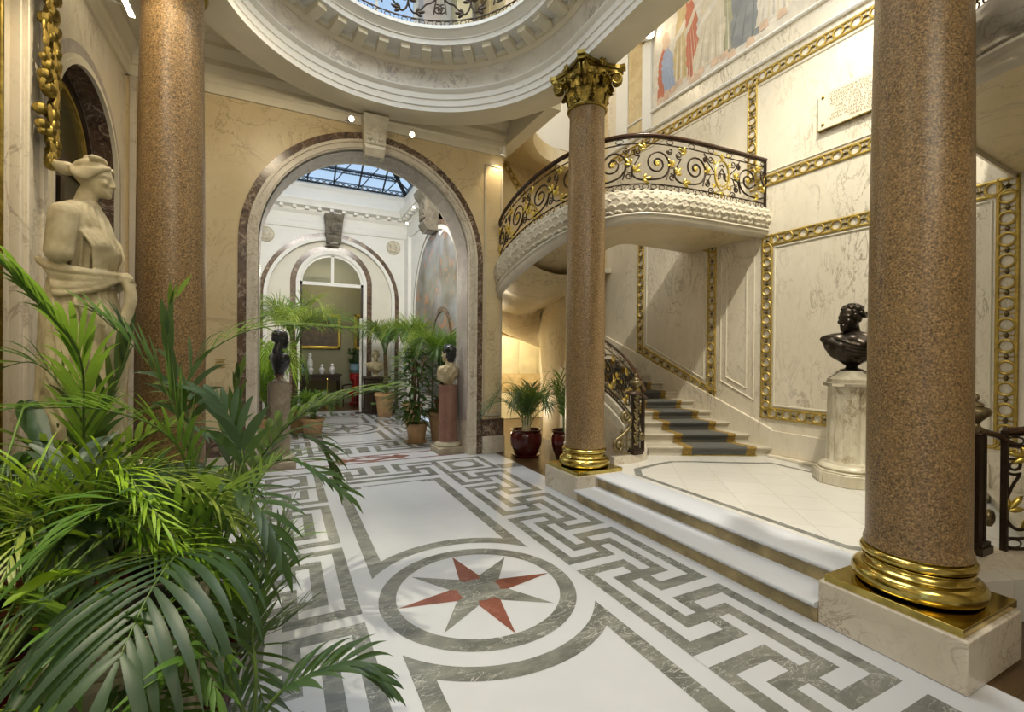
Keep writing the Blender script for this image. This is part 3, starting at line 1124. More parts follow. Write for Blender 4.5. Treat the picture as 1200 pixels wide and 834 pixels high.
q.add([(0, -5, 0), (0, 3.28, 0), (0, 3.28, 2.3), (0, -5, 2.3)], [(0, 1, 2, 3)], 0)
to_obj('painted_ground', q, FM['ground'], fz, smooth=0)
random.seed(11)


def robe(y, z, wd, h, c, lean=0, lay=1):
    """one robed figure with a worn outline, folds, an arm, feet and a head, painted flat"""
    q = MB()
    o = -.0010 * lay
    n = 22
    L_, R_2 = [], []
    for i in range(n):
        u = i / (n - 1)
        ww = wd * (.50 - .30 * u ** 1.6 + .10 * math.exp(-((u - .72) / .12) ** 2) + .05 * math.sin(u * 11 + y * 5)) + random.uniform(-.018, .018)
        w2 = wd * (.46 - .26 * u ** 1.8 + .12 * math.exp(-((u - .75) / .10) ** 2) + .06 * math.sin(u * 8 - y * 3)) + random.uniform(-.018, .018)
        L_.append((o, y + lean * u - ww, z + h * u + random.uniform(-.01, .01)))
        R_2.append((o, y + lean * u + w2, z + h * u + random.uniform(-.01, .01)))
    q.rings([[a, b] for a, b in zip(L_, R_2)], 0, closed=False, cap=False)
    for j in range(7):
        a = -.42 + .13 * j + random.uniform(-.03, .03)
        t = random.uniform(.45, .85)
        q.poly([(o - .0004, y + wd * a, z + .03), (o - .0004, y + wd * (a + .055), z + .02), (o - .0004, y + lean * t + wd * (a * .55 + .02), z + h * t)], 1 if j % 2 else 3)
    q.poly([(o - .0005, y + lean * .7 + dx * wd, z + h * (.66 + dz)) for dx, dz in ((-.30, .12), (.05, -.02), (.42, -.10), (.46, -.04), (.10, .08), (-.22, .20))], 3)
    q.poly([(o - .0006, y + lean + .085 * math.cos(f), z + h + .075 + .115 * math.sin(f)) for f in [2 * PI * i / 14 for i in range(14)]], 2)
    for s in (-1, 1):
        q.poly([(o - .0002, y + s * wd * .22 + dx, z + dz) for dx, dz in ((-.07, -.08), (.08, -.09), (.06, .04), (-.05, .04))], 2)
    to_obj('robed_figure', q, [FM[c], FD[c], FM['flesh'], FM[random.choice(['ground', 'sand', c, c])]], fz, smooth=0)


for i, (y, wd, h, c, le) in enumerate(((3.02, .34, .95, 'brick', -.05), (2.85, .34, .80, 'blue', .10), (2.52, .52, 1.25, 'ochre', .05), (2.30, .30, 1.35, 'brick', .14), (2.05, .60, 1.25, 'sand', -.12), (1.75, .42, 1.3, 'ochre', .05), (1.45, .72, 1.30, 'slate', -.20), (1.82, .40, 1.2, 'olive', -.06), (.95, .6, 1.2, 'ground', 0), (.15, .62, 1.35, 'brick', .06), (-.45, .5, 1.3, 'ochre', 0), (-1.0, .5, 1.35, 'olive', 0), (-1.6, .55, 1.3, 'blue', .1))):
    robe(y, .10 + .05 * (i % 3), wd, h, c, le, 1 + i % 5)
# inscribed plaque
pq = thing('inscribed_plaque', 'ivory rectangular plaque with lines of capitals and bronze bolts on the right wall', 'plaque', (WX - .03, 3.0, 4.50))
q = MB()
q.box(-.012, -.51, -.005, .028, .51, .47)
to_obj('slab', q, MT['plaque'], pq, bevel=.004)
q = MB()
q.box(-.016, -.515, -.012, .028, .515, .001)
to_obj('lower_edge', q, MT['gilt'], pq)
for y in (-.45, .45):
    for z in (.06, .40):
        q = MB()
        q.ell((-.014, y, z), (.012, .020, .020), nu=10, nv=6)
        to_obj('bolt', q, MT['gilt'], pq)


def lettering(lines, size, lead, M, mat, parent, name='lettering'):
    q = MB()
    for i, ln in enumerate(lines):
        cu = bpy.data.curves.new('lettering', 'FONT')
        cu.body, cu.size, cu.align_x = ln, size, 'CENTER'
        cu.space_character = 1.12
        o = bpy.data.objects.new('lettering', cu)
        COL.objects.link(o)
        bpy.context.view_layer.update()
        me = o.evaluated_get(bpy.context.evaluated_depsgraph_get()).to_mesh()
        q.add([(v.co.x, v.co.y - i * lead, 0) for v in me.vertices], [tuple(p.vertices) for p in me.polygons], 0, M)
        bpy.data.objects.remove(o)
        bpy.data.curves.remove(cu)
    return to_obj(name, q, mat, parent, smooth=0)


M = Matrix(((0, 0, -1, -.0135), (-1, 0, 0, 0), (0, 1, 0, .385), (0, 0, 0, 1)))
lettering(['CORDVANA PALATIO NOBILI', 'QVONDAM QVOD EX VENETO', 'EVENTV OBLATVM IN ITALIA', 'NEC VT OPVS TVM AD HANC', 'HAE TVI DIE VISAM ALIAE', 'TVTA TVM DE MVRIS TVM', 'OMNIA IAM AC SVB AEDIBVS', 'DIVISA POSITVM CONSERVANT', 'PARIS DOMI'], .050, .0435, M, MT['ink'], pq)


# ================================================================== GRAND STAIRCASE (built once, mirrored for its twin)
def stair_geometry():
    g = {}
    st = []
    for k in range(1, 13):
        y = 4.10 + .34 * (k - 1)
        f = max(0, 1 - (k - 1) / 11)
        L = (4.72, y + .62 * f + .12 * (1 - f))
        if k == 1:
            L = (4.55, 4.86)
        elif k == 2:
            L = (4.64, 5.10)
        elif k == 3:
            L = (4.69, 5.38)
        st.append((L, (WX, y), LZ + .13 * k))
    z = st[-1][2]
    for i in range(1, 8):
        a = PI * i / 8
        st.append(((TC.x + .15 * math.cos(a) - .05, TC.y + .15 * math.sin(a)), (TC.x + TR * math.cos(a), TC.y + TR * math.sin(a)), z + .13 * i))
    g['steps'] = st
    # upper flight and balcony: outer edge, inner edge, tread level
    O = [(3.36, 7.8, 2.84), (3.355, 7.4, 2.90), (3.345, 7.12, 2.99), (3.25, 6.95, 3.06), (3.20, 6.55, 3.19), (3.245, 6.0, 3.37), (3.41, 5.38, 3.53), (3.67, 4.87, 3.61), (4.05, 4.52, 3.635), (4.6, 4.36, 3.63), (5.3, 4.30, 3.625), (6.1, 4.26, 3.62)]
    I = [(4.56, 7.8, 2.84), (4.56, 7.4, 2.90), (4.55, 7.0, 2.99), (4.54, 6.7, 3.06), (4.52, 6.4, 3.19), (4.50, 6.1, 3.37), (4.52, 5.85, 3.53), (4.62, 5.68, 3.61), (4.8, 5.6, 3.635), (5.1, 5.58, 3.63), (5.5, 5.58, 3.625), (6.1, 5.58, 3.62)]
    g['O'], g['I'] = catmull(O, 6), catmull(I, 6)
    return g


SG = stair_geometry()


def side_frames(path, flip=1):
    fs = []
    for i, p in enumerate(path):
        t = path[min(i + 1, len(path) - 1)] - path[max(i - 1, 0)]
        h = V((t.x, t.y, 0)).normalized()
        fs.append((p, V((h.y, -h.x, 0)) * flip, V((0, 0, 1))))
    return fs


def scroll2d(w, h, flip=False):
    """wrought iron scroll design in panel coordinates: list of polylines with radius, leaf spots, flower spot"""
    sp = lambda c, r0, r1, turns, a0, n=34: [(c[0] + (r0 + (r1 - r0) * (i / n) ** .85) * math.cos(a0 + turns * 2 * PI * i / n), c[1] + (r0 + (r1 - r0) * (i / n) ** .85) * math.sin(a0 + turns * 2 * PI * i / n)) for i in range(n + 1)]
    c = (.57 * w, .52 * h)
    R = min(.40 * h, .40 * w)
    m = sp(c, R, R * .14, 1.9, -PI / 2)
    tail = catmull([(0, .42 * h, 0), (.03 * w, .20 * h, 0), (.22 * w, .09 * h, 0), (m[0][0], m[0][1], 0)], 6)
    L = [([(p.x, p.y) for p in tail[:-1]] + m, .0125)]
    s1 = sp((.12 * w, .80 * h), .11 * h, .03 * h, -1.5, -PI * .3, 20)
    t1 = catmull([(.02 * w, .40 * h, 0), (.10 * w, .56 * h, 0), (s1[0][0], s1[0][1], 0)], 5)
    L.append(([(p.x, p.y) for p in t1[:-1]] + s1, .0095))
    s2 = sp((.93 * w, .20 * h), .10 * h, .03 * h, -1.4, PI * .6, 18)
    L.append((s2, .0095))
    L.append(([(.80 * w, .12 * h), (.88 * w, .42 * h), (1.0 * w, .46 * h)], .010))
    s3 = sp((.88 * w, .86 * h), .085 * h, .025 * h, 1.4, PI, 16)
    L.append((s3, .009))
    leaves = [((.05 * w, .30 * h), .9), ((.24 * w, .10 * h), .25), ((.97 * w, .48 * h), 2.2), ((.30 * w, .88 * h), 2.7)]
    if flip:
        L = [([(w - x, y) for x, y in p], r) for p, r in L]
        leaves = [((w - x, y), PI - a) for (x, y), a in leaves]
        c = (w - c[0], c[1])
    return L, leaves, c


def gilt_leaf(q, P, ang, sz, ax, m=0):
    """small three-lobed spray; P centre, ax horizontal tangent"""
    up = V((0, 0, 1))
    nz = ax.cross(up).normalized()
    for da, ln in ((0, 1.0), (.75, .7), (-.75, .7)):
        d = ax * math.cos(ang + da) + up * math.sin(ang + da)
        e = d.cross(nz)
        M = Matrix((( d.x, e.x, nz.x, 0), (d.y, e.y, nz.y, 0), (d.z, e.z, nz.z, 0), (0, 0, 0, 1)))
        q.ell(P + d * (sz * .5 * ln), (sz * .55 * ln, sz * .17, sz * .14), rot=M, nu=7, nv=5)


def balustrade(label, base, h, npan, parent=None, iron=None, skip_posts=False, medal=None, gold=True, gname=None, name='iron_balustrade'):
    base = [V(p) for p in base]
    o = base[0].copy()
    t = thing(name, label, 'railing', o, 0, gname)
    P = Path([p - o for p in base])
    up = V((0, 0, 1))
    n = max(24, int(P.L / .07))
    line = lambda dz: [P(P.L * i / n) + up * dz for i in range(n + 1)]
    q = MB()
    q.sweep([(.028 * math.cos(f), .020 * math.sin(f) + .006 * (math.sin(f) > 0)) for f in [2 * PI * k / 10 for k in range(10)]], side_frames(line(h)))
    to_obj('handrail', q, MT['rail'], t, smooth=60)
    q = MB()
    q.tube(line(h - .028), .011, 5)
    q.tube(line(h - .105), .009, 5)
    q.tube(line(.085), .009, 5)
    q.tube(line(.015), .011, 5)
    # oval links between the bars
    k = max(2, round(P.L / .11))
    for i in range(k):
        d = P.L * (i + .5) / k
        a = P(d)
        ax = (P(d + .03) - P(d - .03)).normalized()
        q.tube([a + ax * (.040 * math.cos(f)) + up * (.05 + .026 * math.sin(f)) for f in [2 * PI * j / 10 for j in range(11)]], .0055, 4)
        if i % 3 == 0:
            q.tube([a + ax * (.05 * math.cos(f)) + up * (h - .067 + .026 * math.sin(f)) for f in [2 * PI * j / 10 for j in range(11)]], .0055, 4)
    to_obj('rail_lattice', q, iron or MT['iron'], t, smooth=60)
    for d in ([0, P.L] if not skip_posts else []):
        q = MB()
        a = P(d)
        q.box(a.x - .017, a.y - .017, a.z, a.x + .017, a.y + .017, a.z + h)
        to_obj('post', q, iron or MT['iron'], t)
    if medal:
        rest = P.L - .62 - .44
        m_ = npan - 2
        cuts = [rest * i / m_ for i in range(m_ + 1)] + [rest + .44, P.L]
        medal = m_
    else:
        cuts = [P.L * i / npan for i in range(npan + 1)]
    for i in range(npan):
        w = cuts[i + 1] - cuts[i]
        if medal == i:
            continue
        L, leaves, c = scroll2d(w, h - .20, flip=(i % 2 == 1) if not gold else (medal is not None and i > medal))
        mp = lambda x, y: P(cuts[i] + x) + up * (.09 + y)
        q = MB()
        for pl, r in L:
            q.tube([mp(x, y) for x, y in pl], r, 5)
        to_obj('scroll', q, iron or MT['iron'], t, smooth=60)
        for (x, y), ang in leaves:
            if 0 < x < w:
                q = MB()
                ax = (P(cuts[i] + x + .03) - P(cuts[i] + x - .03)).normalized()
                gilt_leaf(q, mp(x, y), ang, .125, ax)
                to_obj('gilt_leaf' if gold else 'iron_leaf', q, MT['leafgold'] if gold else MT['iron'], t, smooth=60)
        q = MB()
        cc = mp(*c)
        for j in range(6):
            ax = (P(cuts[i] + c[0] + .03) - P(cuts[i] + c[0] - .03)).normalized()
            q.ell(cc + ax * (.020 * math.cos(j * PI / 3)) + up * (.020 * math.sin(j * PI / 3)), .017, nu=6, nv=4)
        q.ell(cc, .018, nu=6, nv=4)
        to_obj('rosette', q, MT['leafgold'] if gold else MT['iron'], t, smooth=60)
    if medal is not None:
        d0 = (cuts[medal] + cuts[medal + 1]) / 2
        a = P(d0)
        ax = (P(d0 + .03) - P(d0 - .03)).normalized()
        m = h / 2 - .01
        q = MB()
        ov = lambda rx, rz: [a + ax * (rx * math.cos(f)) + up * (m + rz * math.sin(f)) for f in [2 * PI * j / 24 for j in range(25)]]
        q.tube(ov(.125, .195), .013, 6)
        for s in (-1, 1):
            gilt_leaf(q, a + up * (m + s * .215), s * PI / 2, .09, ax)
            for s2 in (-1, 1):
                gilt_leaf(q, a + ax * (s * .13) + up * (m + s2 * .13), s2 * 1.2 if s > 0 else PI - s2 * 1.2, .075, ax)
                gilt_leaf(q, a + ax * (s * .10) + up * (m + s2 * .26), PI / 2 - s * .9, .05, ax)
        for j in range(9):
            f = PI + PI * j / 8
            gilt_leaf(q, a + ax * (.085 * math.cos(f)) + up * (m + .13 * math.sin(f)), f + .4, .04, ax)
        to_obj('gilt_medallion', q, MT['leafgold'], t, smooth=60)
        q = MB()
        # interlaced cipher of three strokes
        for s in (-1, 1):
            q.tube([a + ax * (s * x) + up * (m + z) for x, z in ((.075, -.07), (.05, -.01), (.025, .06), (0, .09))], .009, 5)
            q.tube([a + ax * (s * (.045 + .022 * math.cos(f))) + up * (m - .005 + .045 * math.sin(f)) for f in [2 * PI * j / 12 for j in range(13)]], .006, 5)
        q.tube([a + ax * x + up * (m + z) for x, z in ((-.04, .02), (.04, .02))], .007, 5)
        for s in (-1, 0, 1):
            q.ell(a + ax * (s * .03) + up * (m + .125 + .012 * (s == 0)), .014, nu=7, nv=5)
        to_obj('cipher', q, MT['iron'], t, smooth=60)
        for s in (-1, 1):
            q = MB()
            for dx, dz, r, tn in ((.20, .52, .055, 1.4), (.20, .10, .055, -1.4), (.30, .49, .04, -1.4)):
                c0 = a + ax * (s * dx) + up * (dz)
                q.tube(spiral_pts(c0, r, .012, s * tn, PI if s > 0 else 0, ax, up, 18), .0075, 5)
            q.tube([a + ax * (s * .13) + up * m, a + ax * (s * .20) + up * (m - .02), a + ax * (s * .27) + up * .16], .008, 5)
            q.tube([a + ax * (s * .14) + up * (m + .03), a + ax * (s * .26) + up * (m + .14), a + ax * (s * .32) + up * (h - .12)], .008, 5)
            to_obj('scroll', q, MT['iron'], t, smooth=60)
    return t


STAIRS = []
stc = thing('grand_staircase', 'pale marble staircase rising beside the gold-framed wall and curling back to a balcony', 'staircase', (4.72, 4.6, 0))
SO = V(stc.location)
sh = lambda p, z=None: (p[0] - SO.x, p[1] - SO.y, ((p[2] if len(p) > 2 else 0) if z is None else z))
ST = SG['steps']
up_last = ((4.56, 7.8), (3.345, 7.8), 2.84)
full = ST + [up_last]
for k in range(len(ST)):
    (L, R, z), (L2, R2, z2) = full[k], full[k + 1]
    q = MB()
    zb = z - .16 if k > 1 else LZ - .02
    q.prism([sh(L)[:2], sh(R)[:2], sh(R2)[:2], sh(L2)[:2]], zb, z - .035)
    d = V((R[0] - L[0], R[1] - L[1])).normalized()
    nv = V((d.y, -d.x))
    L0_, R0_ = V(sh(L)[:2]), V(sh(R)[:2])
    prof = [(0, z), (.022, z), (.034, z - .008), (.037, z - .02), (.03, z - .033), (.012, z - .042), (0, z - .05)]
    q.rings([[(p.x + nv.x * a, p.y + nv.y * a, b) for a, b in prof] for p in (L0_ - (d * .03 if k < 3 else d * 0), R0_)])
    q.prism([tuple(L0_), tuple(R0_), sh(R2)[:2], sh(L2)[:2]], z - .036, z)
    to_obj('step', q, MT['step'], stc, smooth=40)
# soffit and body of upper flight, balcony slab
O_, I_ = SG['O'], SG['I']
q = MB()
nO = len(O_)
q.rings([[sh(o, o.z), sh(i, i.z), sh(i, i.z - .26), sh(o, o.z - .26)] for o, i in zip(O_, I_)])
to_obj('landing_slab', q, MT['wall'], stc, smooth=40)
# vaulted marble underside of the flights
q = MB()
rows_ = []
for L, R, z in ST[2:] + [up_last]:
    rows_.append([sh(V((R[0], R[1], 0)).lerp(V((L[0], L[1], 0)), u), z - .30 - .16 * math.sin(u * PI)) for u in [j / 10 for j in range(11)]])
for o, i in list(zip(O_, I_))[1:30]:
    rows_.append([sh(V((o.x, o.y, 0)).lerp(V((i.x, i.y, 0)), u), o.z - .28 - .16 * math.sin(u * PI) * (1 if o.y > 5.4 else max(0, (o.y - 4.9) / .5))) for u in [j / 10 for j in range(11)]])
q.rings(rows_, closed=False, cap=False)
part_label(to_obj('soffit', q, MT['wall'], stc, smooth=70), 'veined marble underside')
# carved outer stringer
hgt = [(.0, .10), (.035, .105), (.075, .085), (.10, .04), (.105, -.03), (.09, -.10), (.06, -.155), (.03, -.18), (0, -.18)]
led = [(0, -.18), (.075, -.185), (.085, -.205), (.06, -.225), (.06, -.245), (.035, -.28), (0, -.30)]
fr_ = side_frames(O_, 1)
sc = []
for (p, u, v) in fr_:
    k = 1 + .55 * min(1, max(0, (p.y - 4.5) / 1.6))
    sc.append((V(sh(p)), u, v, k))
q = MB()
q.rings([[tuple(p + u * a + v * (b if b > 0 else b * k)) for a, b in hgt] for p, u, v, k in sc])
sg_ = part_label(to_obj('stringer', q, MT['carved'], stc, smooth=60), 'pale stone stringer carved with overlapping leaves')
q = MB()
random.seed(5)
PL = Path([p for p, u, v, k in sc])
for i in range(96):
    d = PL.L * (i + .5) / 96
    j = min(len(sc) - 1, max(0, int(round(d / PL.L * (len(sc) - 1)))))
    u = sc[j][1]
    k = sc[j][3]
    p = PL(d)
    tx = V((u.y, -u.x, 0))
    for rw in range(5):
        a, b = [(.06, .085), (.092, .045), (.103, -.01), (.097, -.075), (.072, -.135)][rw]
        b = b if b > 0 else b * k
        an = (.5 if (i + rw) % 2 else -.4) + random.uniform(-.2, .2)
        dd = tx * math.cos(an) + V((0, 0, 1)) * math.sin(an)
        e = u.cross(dd)
        M = Matrix(((dd.x, e.x, u.x, 0), (dd.y, e.y, u.y, 0), (dd.z, e.z, u.z, 0), (0, 0, 0, 1)))
        q.ell(p + u * (a - .006) + V((0, 0, b)) + tx * random.uniform(-.012, .012), (.058, .024, .019), rot=M, nu=7, nv=5)
to_obj('leaf_carving', q, MT['carved'], sg_, smooth=60)
q = MB()
q.rings([[tuple(p + u * a + v * (b * k)) for a, b in led] for p, u, v, k in sc])
to_obj('ledge', q, MT['step'], stc, smooth=40)
# inner spandrel and sloping kerb of the lower flight
kp = [(3.74, 4.60, LZ), (4.02, 4.585, LZ), (4.28, 4.64, LZ), (4.47, 4.80, LZ + .02), (4.60, 5.05, LZ + .16), (4.67, 5.36, LZ + .38), (4.70, 5.75, LZ + .60), (4.71, 6.2, LZ + .80), (4.715, 6.9, LZ + 1.09), (4.72, 7.8, LZ + 1.50)]
KP = catmull(kp, 6)
q = MB()
q.rings([[sh(p, p.z + .10), sh(p + u * .10, p.z + .10), sh(p + u * .10, min(p.z, .0)), sh(p, min(p.z, .0))] for p, u, v in side_frames(KP, -1)])
to_obj('kerb', q, MT['plinth'], stc, smooth=40)
q = MB()
for i in range(len(KP) - 1):
    pass
fk = side_frames(KP, -1)
q.rings([[sh(p + u * .10, p.z - .04), sh(p + u * .125, p.z - .05), sh(p + u * .125, p.z - .22), sh(p + u * .10, p.z - .24)] for p, u, v in fk[26:]])
to_obj('carved_band', q, MT['carved'], stc, smooth=40)
# rounded core joining the two flights at the turn
q = MB()
q.rings([[sh(TC.to_3d() + V((-.02 + rx * math.cos(f), -.28 + ry * math.sin(f), 0)), z) for f in [2 * PI * i / 28 for i in range(28)]] for z, rx, ry in ((.0, .10, .45), (1.2, .11, .48), (1.6, .14, .55), (2.0, .17, .60), (2.75, .17, .60))])
to_obj('core', q, MT['wall'], stc, smooth=60)
# carpet runner
cr = thing('stair_carpet', 'grey stair runner with golden borders climbing the flight behind the scrolled newel post', 'carpet', (5.4, 4.5, LZ))
CO = V(cr.location)
q = MB()


def lerp2(a, b, f):
    return V((a[0] + (b[0] - a[0]) * f, a[1] + (b[1] - a[1]) * f))


rods = []
fl0, fl1 = lambda k: .27 + .02 * min(k, 4), lambda k: .86 - .008 * k
for k in range(12):
    (L, R, z), (L2, R2, z2) = full[k], full[k + 1]
    d = V((R[0] - L[0], R[1] - L[1])).normalized()
    nv = V((d.y, -d.x))
    a0, a1, b0, b1 = fl0(k), fl1(k), fl0(k + 1), fl1(k + 1)
    for u0, u1, m in ((0, .13, 1), (.13, .87, 0), (.87, 1, 1)):
        f0, f1 = a0 + (a1 - a0) * u0, a0 + (a1 - a0) * u1
        g0, g1 = b0 + (b1 - b0) * u0, b0 + (b1 - b0) * u1
        A, B = lerp2(L, R, f0), lerp2(L, R, f1)
        C, D = lerp2(L2, R2, g1), lerp2(L2, R2, g0)
        pr = [(.012, z - .13), (.014, z - .055), (.042, z - .03), (.046, z - .012), (.034, z + .006)]
        rr = [[(p.x + nv.x * o - CO.x, p.y + nv.y * o - CO.y, zz_ - CO.z) for o, zz_ in pr] + [(e.x + nv.x * .01 - CO.x, e.y + nv.y * .01 - CO.y, z + .006 - CO.z)] for p, e in ((A, D), (B, C))]
        q.rings(rr, m, closed=False, cap=False)
    A, B = lerp2(L, R, a0 - .01), lerp2(L, R, a1 + .01)
    rods.append([(p.x + nv.x * .02 - CO.x, p.y + nv.y * .02 - CO.y, z - .122 - CO.z) for p in (A, B)])
to_obj('runner', q, [MT['carpet'], MT['carpet_e']], cr, smooth=50)
for r in rods:
    q = MB()
    q.tube(r, .008, 6)
    part_label(to_obj('rod', q, MT['brass'], cr), 'brass stair rod')

# balustrades of the stair
top = [V((p.x + (-u.x if 0 else u.x) * .02, p.y + u.y * .02, p.z + .10)) for p, u, v in fr_][14:]
bal = balustrade('dark iron scroll railing with gilded leaves and oval cipher along the balcony edge', top, .70, 9, medal=7)
lowp = [V((p.x + u.x * .05, p.y + u.y * .05, p.z + .10)) for p, u, v in side_frames(KP, -1)][14:48]
low = balustrade('dark iron scroll railing climbing the lower stair flight behind the central column', lowp, .80, 6)
# newel with scrolled bracket and urn
def newel(label):
    t = thing('stair_newel', label, 'newel post', (4.12, 4.64, LZ + .10))
    q = MB()
    for dx, dy, s in ((0, 0, .035), (.055, .02, .018), (-.05, -.01, .018)):
        q.box(dx - s, dy - s, 0, dx + s, dy + s, .80)
    q.box(-.075, -.06, 0, .085, .07, .05)
    q.box(-.06, -.05, .05, .075, .06, .075)
    to_obj('post', q, MT['iron'], t, bevel=.004)
    q = MB()
    for s in (1,):
        for c, r, tn, a0 in (((-.16, 0, .50), .095, -1.7, 0), ((-.27, 0, .13), .10, 1.6, PI / 2), ((.13, .03, .22), .05, 1.5, PI)):
            q.tube(spiral_pts(c, r, .012, tn, a0, V((1, 0, 0)), V((0, 0, 1)), 24), .024, 7)
        q.tube(catmull([(-.085, 0, .50), (-.10, 0, .36), (-.20, 0, .27), (-.27, 0, .23)], 6), .026, 7)
        q.tube(catmull([(-.34, 0, .10), (-.22, 0, .03), (-.08, 0, .02)], 5), .013, 6)
    for z in (.10, .20, .30):
        q.tube([(-.24, .0, z), (-.05, 0, z)], .012, 6)
    for x in (-.22, -.14, -.07):
        q.tube([(x, 0, .06), (x, 0, .34)], .012, 6)
    to_obj('scroll_bracket', q, MT['urn'], t, smooth=60)
    q = MB()
    for i in range(9):
        z = .12 + .075 * i
        gilt_leaf(q, V((.02 * (-1) ** i - .02, -.04, z)), PI / 2 + .5 * (-1) ** i, .085, V((1, 0, 0)))
    to_obj('gilt_foliage', q, MT['urn'], t, smooth=60)
    q = MB()
    q.lathe([(.0, .80), (.06, .80), (.062, .815), (.03, .83), (.022, .85), (.035, .87), (.075, .91), (.082, .935), (.07, .955), (.04, .965), (.045, .975), (.04, .985), (.012, 1.0), (.022, 1.02), (.018, 1.04), (.0, 1.05)], seg=20)
    to_obj('urn_finial', q, MT['urn'], t, smooth=50)
    q = MB()
    hl = [V(p) for p in ((.46, .35, .70), (.36, .20, .68), (.26, .10, .71), (.12, .06, .775), (-.02, .02, .80), (-.12, .02, .80), (-.16, -.06, .80), (-.10, -.11, .80), (-.03, -.09, .80))]
    q.sweep([(.030 * math.cos(f), .022 * math.sin(f)) for f in [2 * PI * k / 10 for k in range(10)]], side_frames(catmull(hl, 6)))
    to_obj('handrail_volute', q, MT['rail'], t, smooth=60)
    return t


nw = newel('scrolled bronze newel post with urn at the foot of the lower stair flight')
# mirrored twin on the near side of the hall
MIR = Matrix.Translation((0, 6, 0)) @ Matrix.Scale(-1, 4, (0, 1, 0))
REND = {}


def mirrored(o, label, parent=None):
    if o.name.startswith('leaf_carving'):
        return
    if o.type == 'MESH':
        if o.data not in REND:
            me = o.data.copy()
            me.transform(Matrix.Scale(-1, 4, (0, 1, 0)))
            me.flip_normals()
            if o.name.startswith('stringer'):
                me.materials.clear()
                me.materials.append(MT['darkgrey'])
            REND[o.data] = me
        c = bpy.data.objects.new(o.name, REND[o.data])
        for k in ('label',):
            if k in o:
                c[k] = 'smooth smoky veined marble stringer' if o.name.startswith('stringer') else o[k]
        if parent:
            c.parent = parent
    else:
        c = o.copy()
        c.location = (o.location.x, 6 - o.location.y, o.location.z)
        c['label'] = label
    COL.objects.link(c)
    for ch in list(o.children):
        mirrored(ch, None, c)
    return c


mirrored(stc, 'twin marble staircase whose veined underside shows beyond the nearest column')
mirrored(low, 'iron stair railing at the right edge behind the nearest column')
mirrored(bal, 'iron balcony railing at the upper right edge of the hall')
mirrored(nw, 'bronze newel post with urn finial just right of the nearest column')
# shaded smoky marble fascia of the twin balcony
# ================================================================== GREAT ARCH KEYSTONE, LAMPS
def keystone(label, loc, s=1.0, mask=False, mat='carved'):
    t = thing('carved_keystone', label, 'keystone', loc)
    q = MB()
    q.rings([[(x * w_, y, z) for x, y in ((-1, 0), (1, 0), (1, -d), (-1, -d))] for z, w_, d in ((0, .135 * s, .16 * s), (.10 * s, .14 * s, .22 * s), (.16 * s, .145 * s, .19 * s), (.42 * s, .165 * s, .21 * s), (.50 * s, .175 * s, .27 * s), (.56 * s, .18 * s, .28 * s))])
    to_obj('block', q, MT[mat], t, bevel=.006 * s)
    q = MB()
    y = -.20 * s
    for z0, z1, x in ((.17, .45, .125),):
        q.tube([(a * s, y, b * s) for a, b in ((-x, z0), (x, z0), (x + .01, z1), (-x - .01, z1), (-x, z0))], .012 * s, 6)
    q.ell((0, y, .31 * s), (.075 * s, .03 * s, .10 * s), nu=12, nv=8)
    for i in range(10):
        f = i * PI / 5
        q.ell((.095 * s * math.cos(f), y, (.31 + .115 * math.sin(f)) * s), (.034 * s, .022 * s, .026 * s), nu=8, nv=5)
    for sx in (-1, 1):
        q.ell((sx * .028 * s, y - .028 * s, .335 * s), .013 * s, nu=6, nv=4)
    q.ell((0, y - .03 * s, .305 * s), (.012 * s, .014 * s, .03 * s), nu=6, nv=5)
    q.ell((0, y - .022 * s, .262 * s), (.026 * s, .012 * s, .010 * s), nu=8, nv=5)
    to_obj('mask_relief', q, MT[mat], t, smooth=60)
    q = MB()
    q.box(-.08 * s, -.165 * s, -.004, .08 * s, -.04 * s, .004)
    part_label(to_obj('underside_panel', q, MT['greyv'], t), 'grey marble inset under the block')
    return t


keystone('cream carved keystone crowning the great arch', (ARC - .03, 7.05, 4.50), 1.0)


def lens_dir(t, pos, d, spread, power, col, rad=.03):
    L = bpy.data.lights.new('lamp', 'SPOT')
    L.energy, L.color, L.spot_size, L.spot_blend, L.shadow_soft_size = power, col, spread, .6, rad
    o = bpy.data.objects.new('lamp', L)
    COL.objects.link(o)
    o.location = pos
    o.rotation_euler = V(d).to_track_quat('-Z', 'Y').to_euler()
    return o


WARM = (1, .78, .48)


def spotlamp(label, loc, d, power=60, spread=1.5, s=1.0, arm=(0, 0, .10)):
    d = V(d).normalized()
    t = thing('spot_lamp', label, 'lamp', loc, 0, 'small spot lamps on the mouldings')
    R = d.to_track_quat('Z', 'Y').to_matrix().to_4x4()
    q = MB()
    q.lathe([(.0, -.07 * s), (.022 * s, -.07 * s), (.028 * s, -.03 * s), (.040 * s, .03 * s), (.042 * s, .055 * s), (.036 * s, .055 * s), (.034 * s, .04 * s), (0, .04 * s)], seg=16, M=R)
    to_obj('housing', q, MT['lampw'], t)
    q = MB()
    q.lathe([(.0, .046 * s), (.034 * s, .046 * s), (.034 * s, .05 * s), (0, .053 * s)], seg=14, M=R)
    part_label(to_obj('lens', q, MT['lens'], t), 'glowing lens')
    q = MB()
    q.tube([d * (-.05 * s), V(arm)], .009, 6)
    q.box(arm[0] - .03, arm[1] - .02, arm[2] - .008, arm[0] + .03, arm[1] + .02, arm[2] + .008)
    to_obj('bracket', q, MT['lampw'], t)
    lens_dir(t, V(loc) + d * (.07 * s), d, spread, power, WARM)
    return t


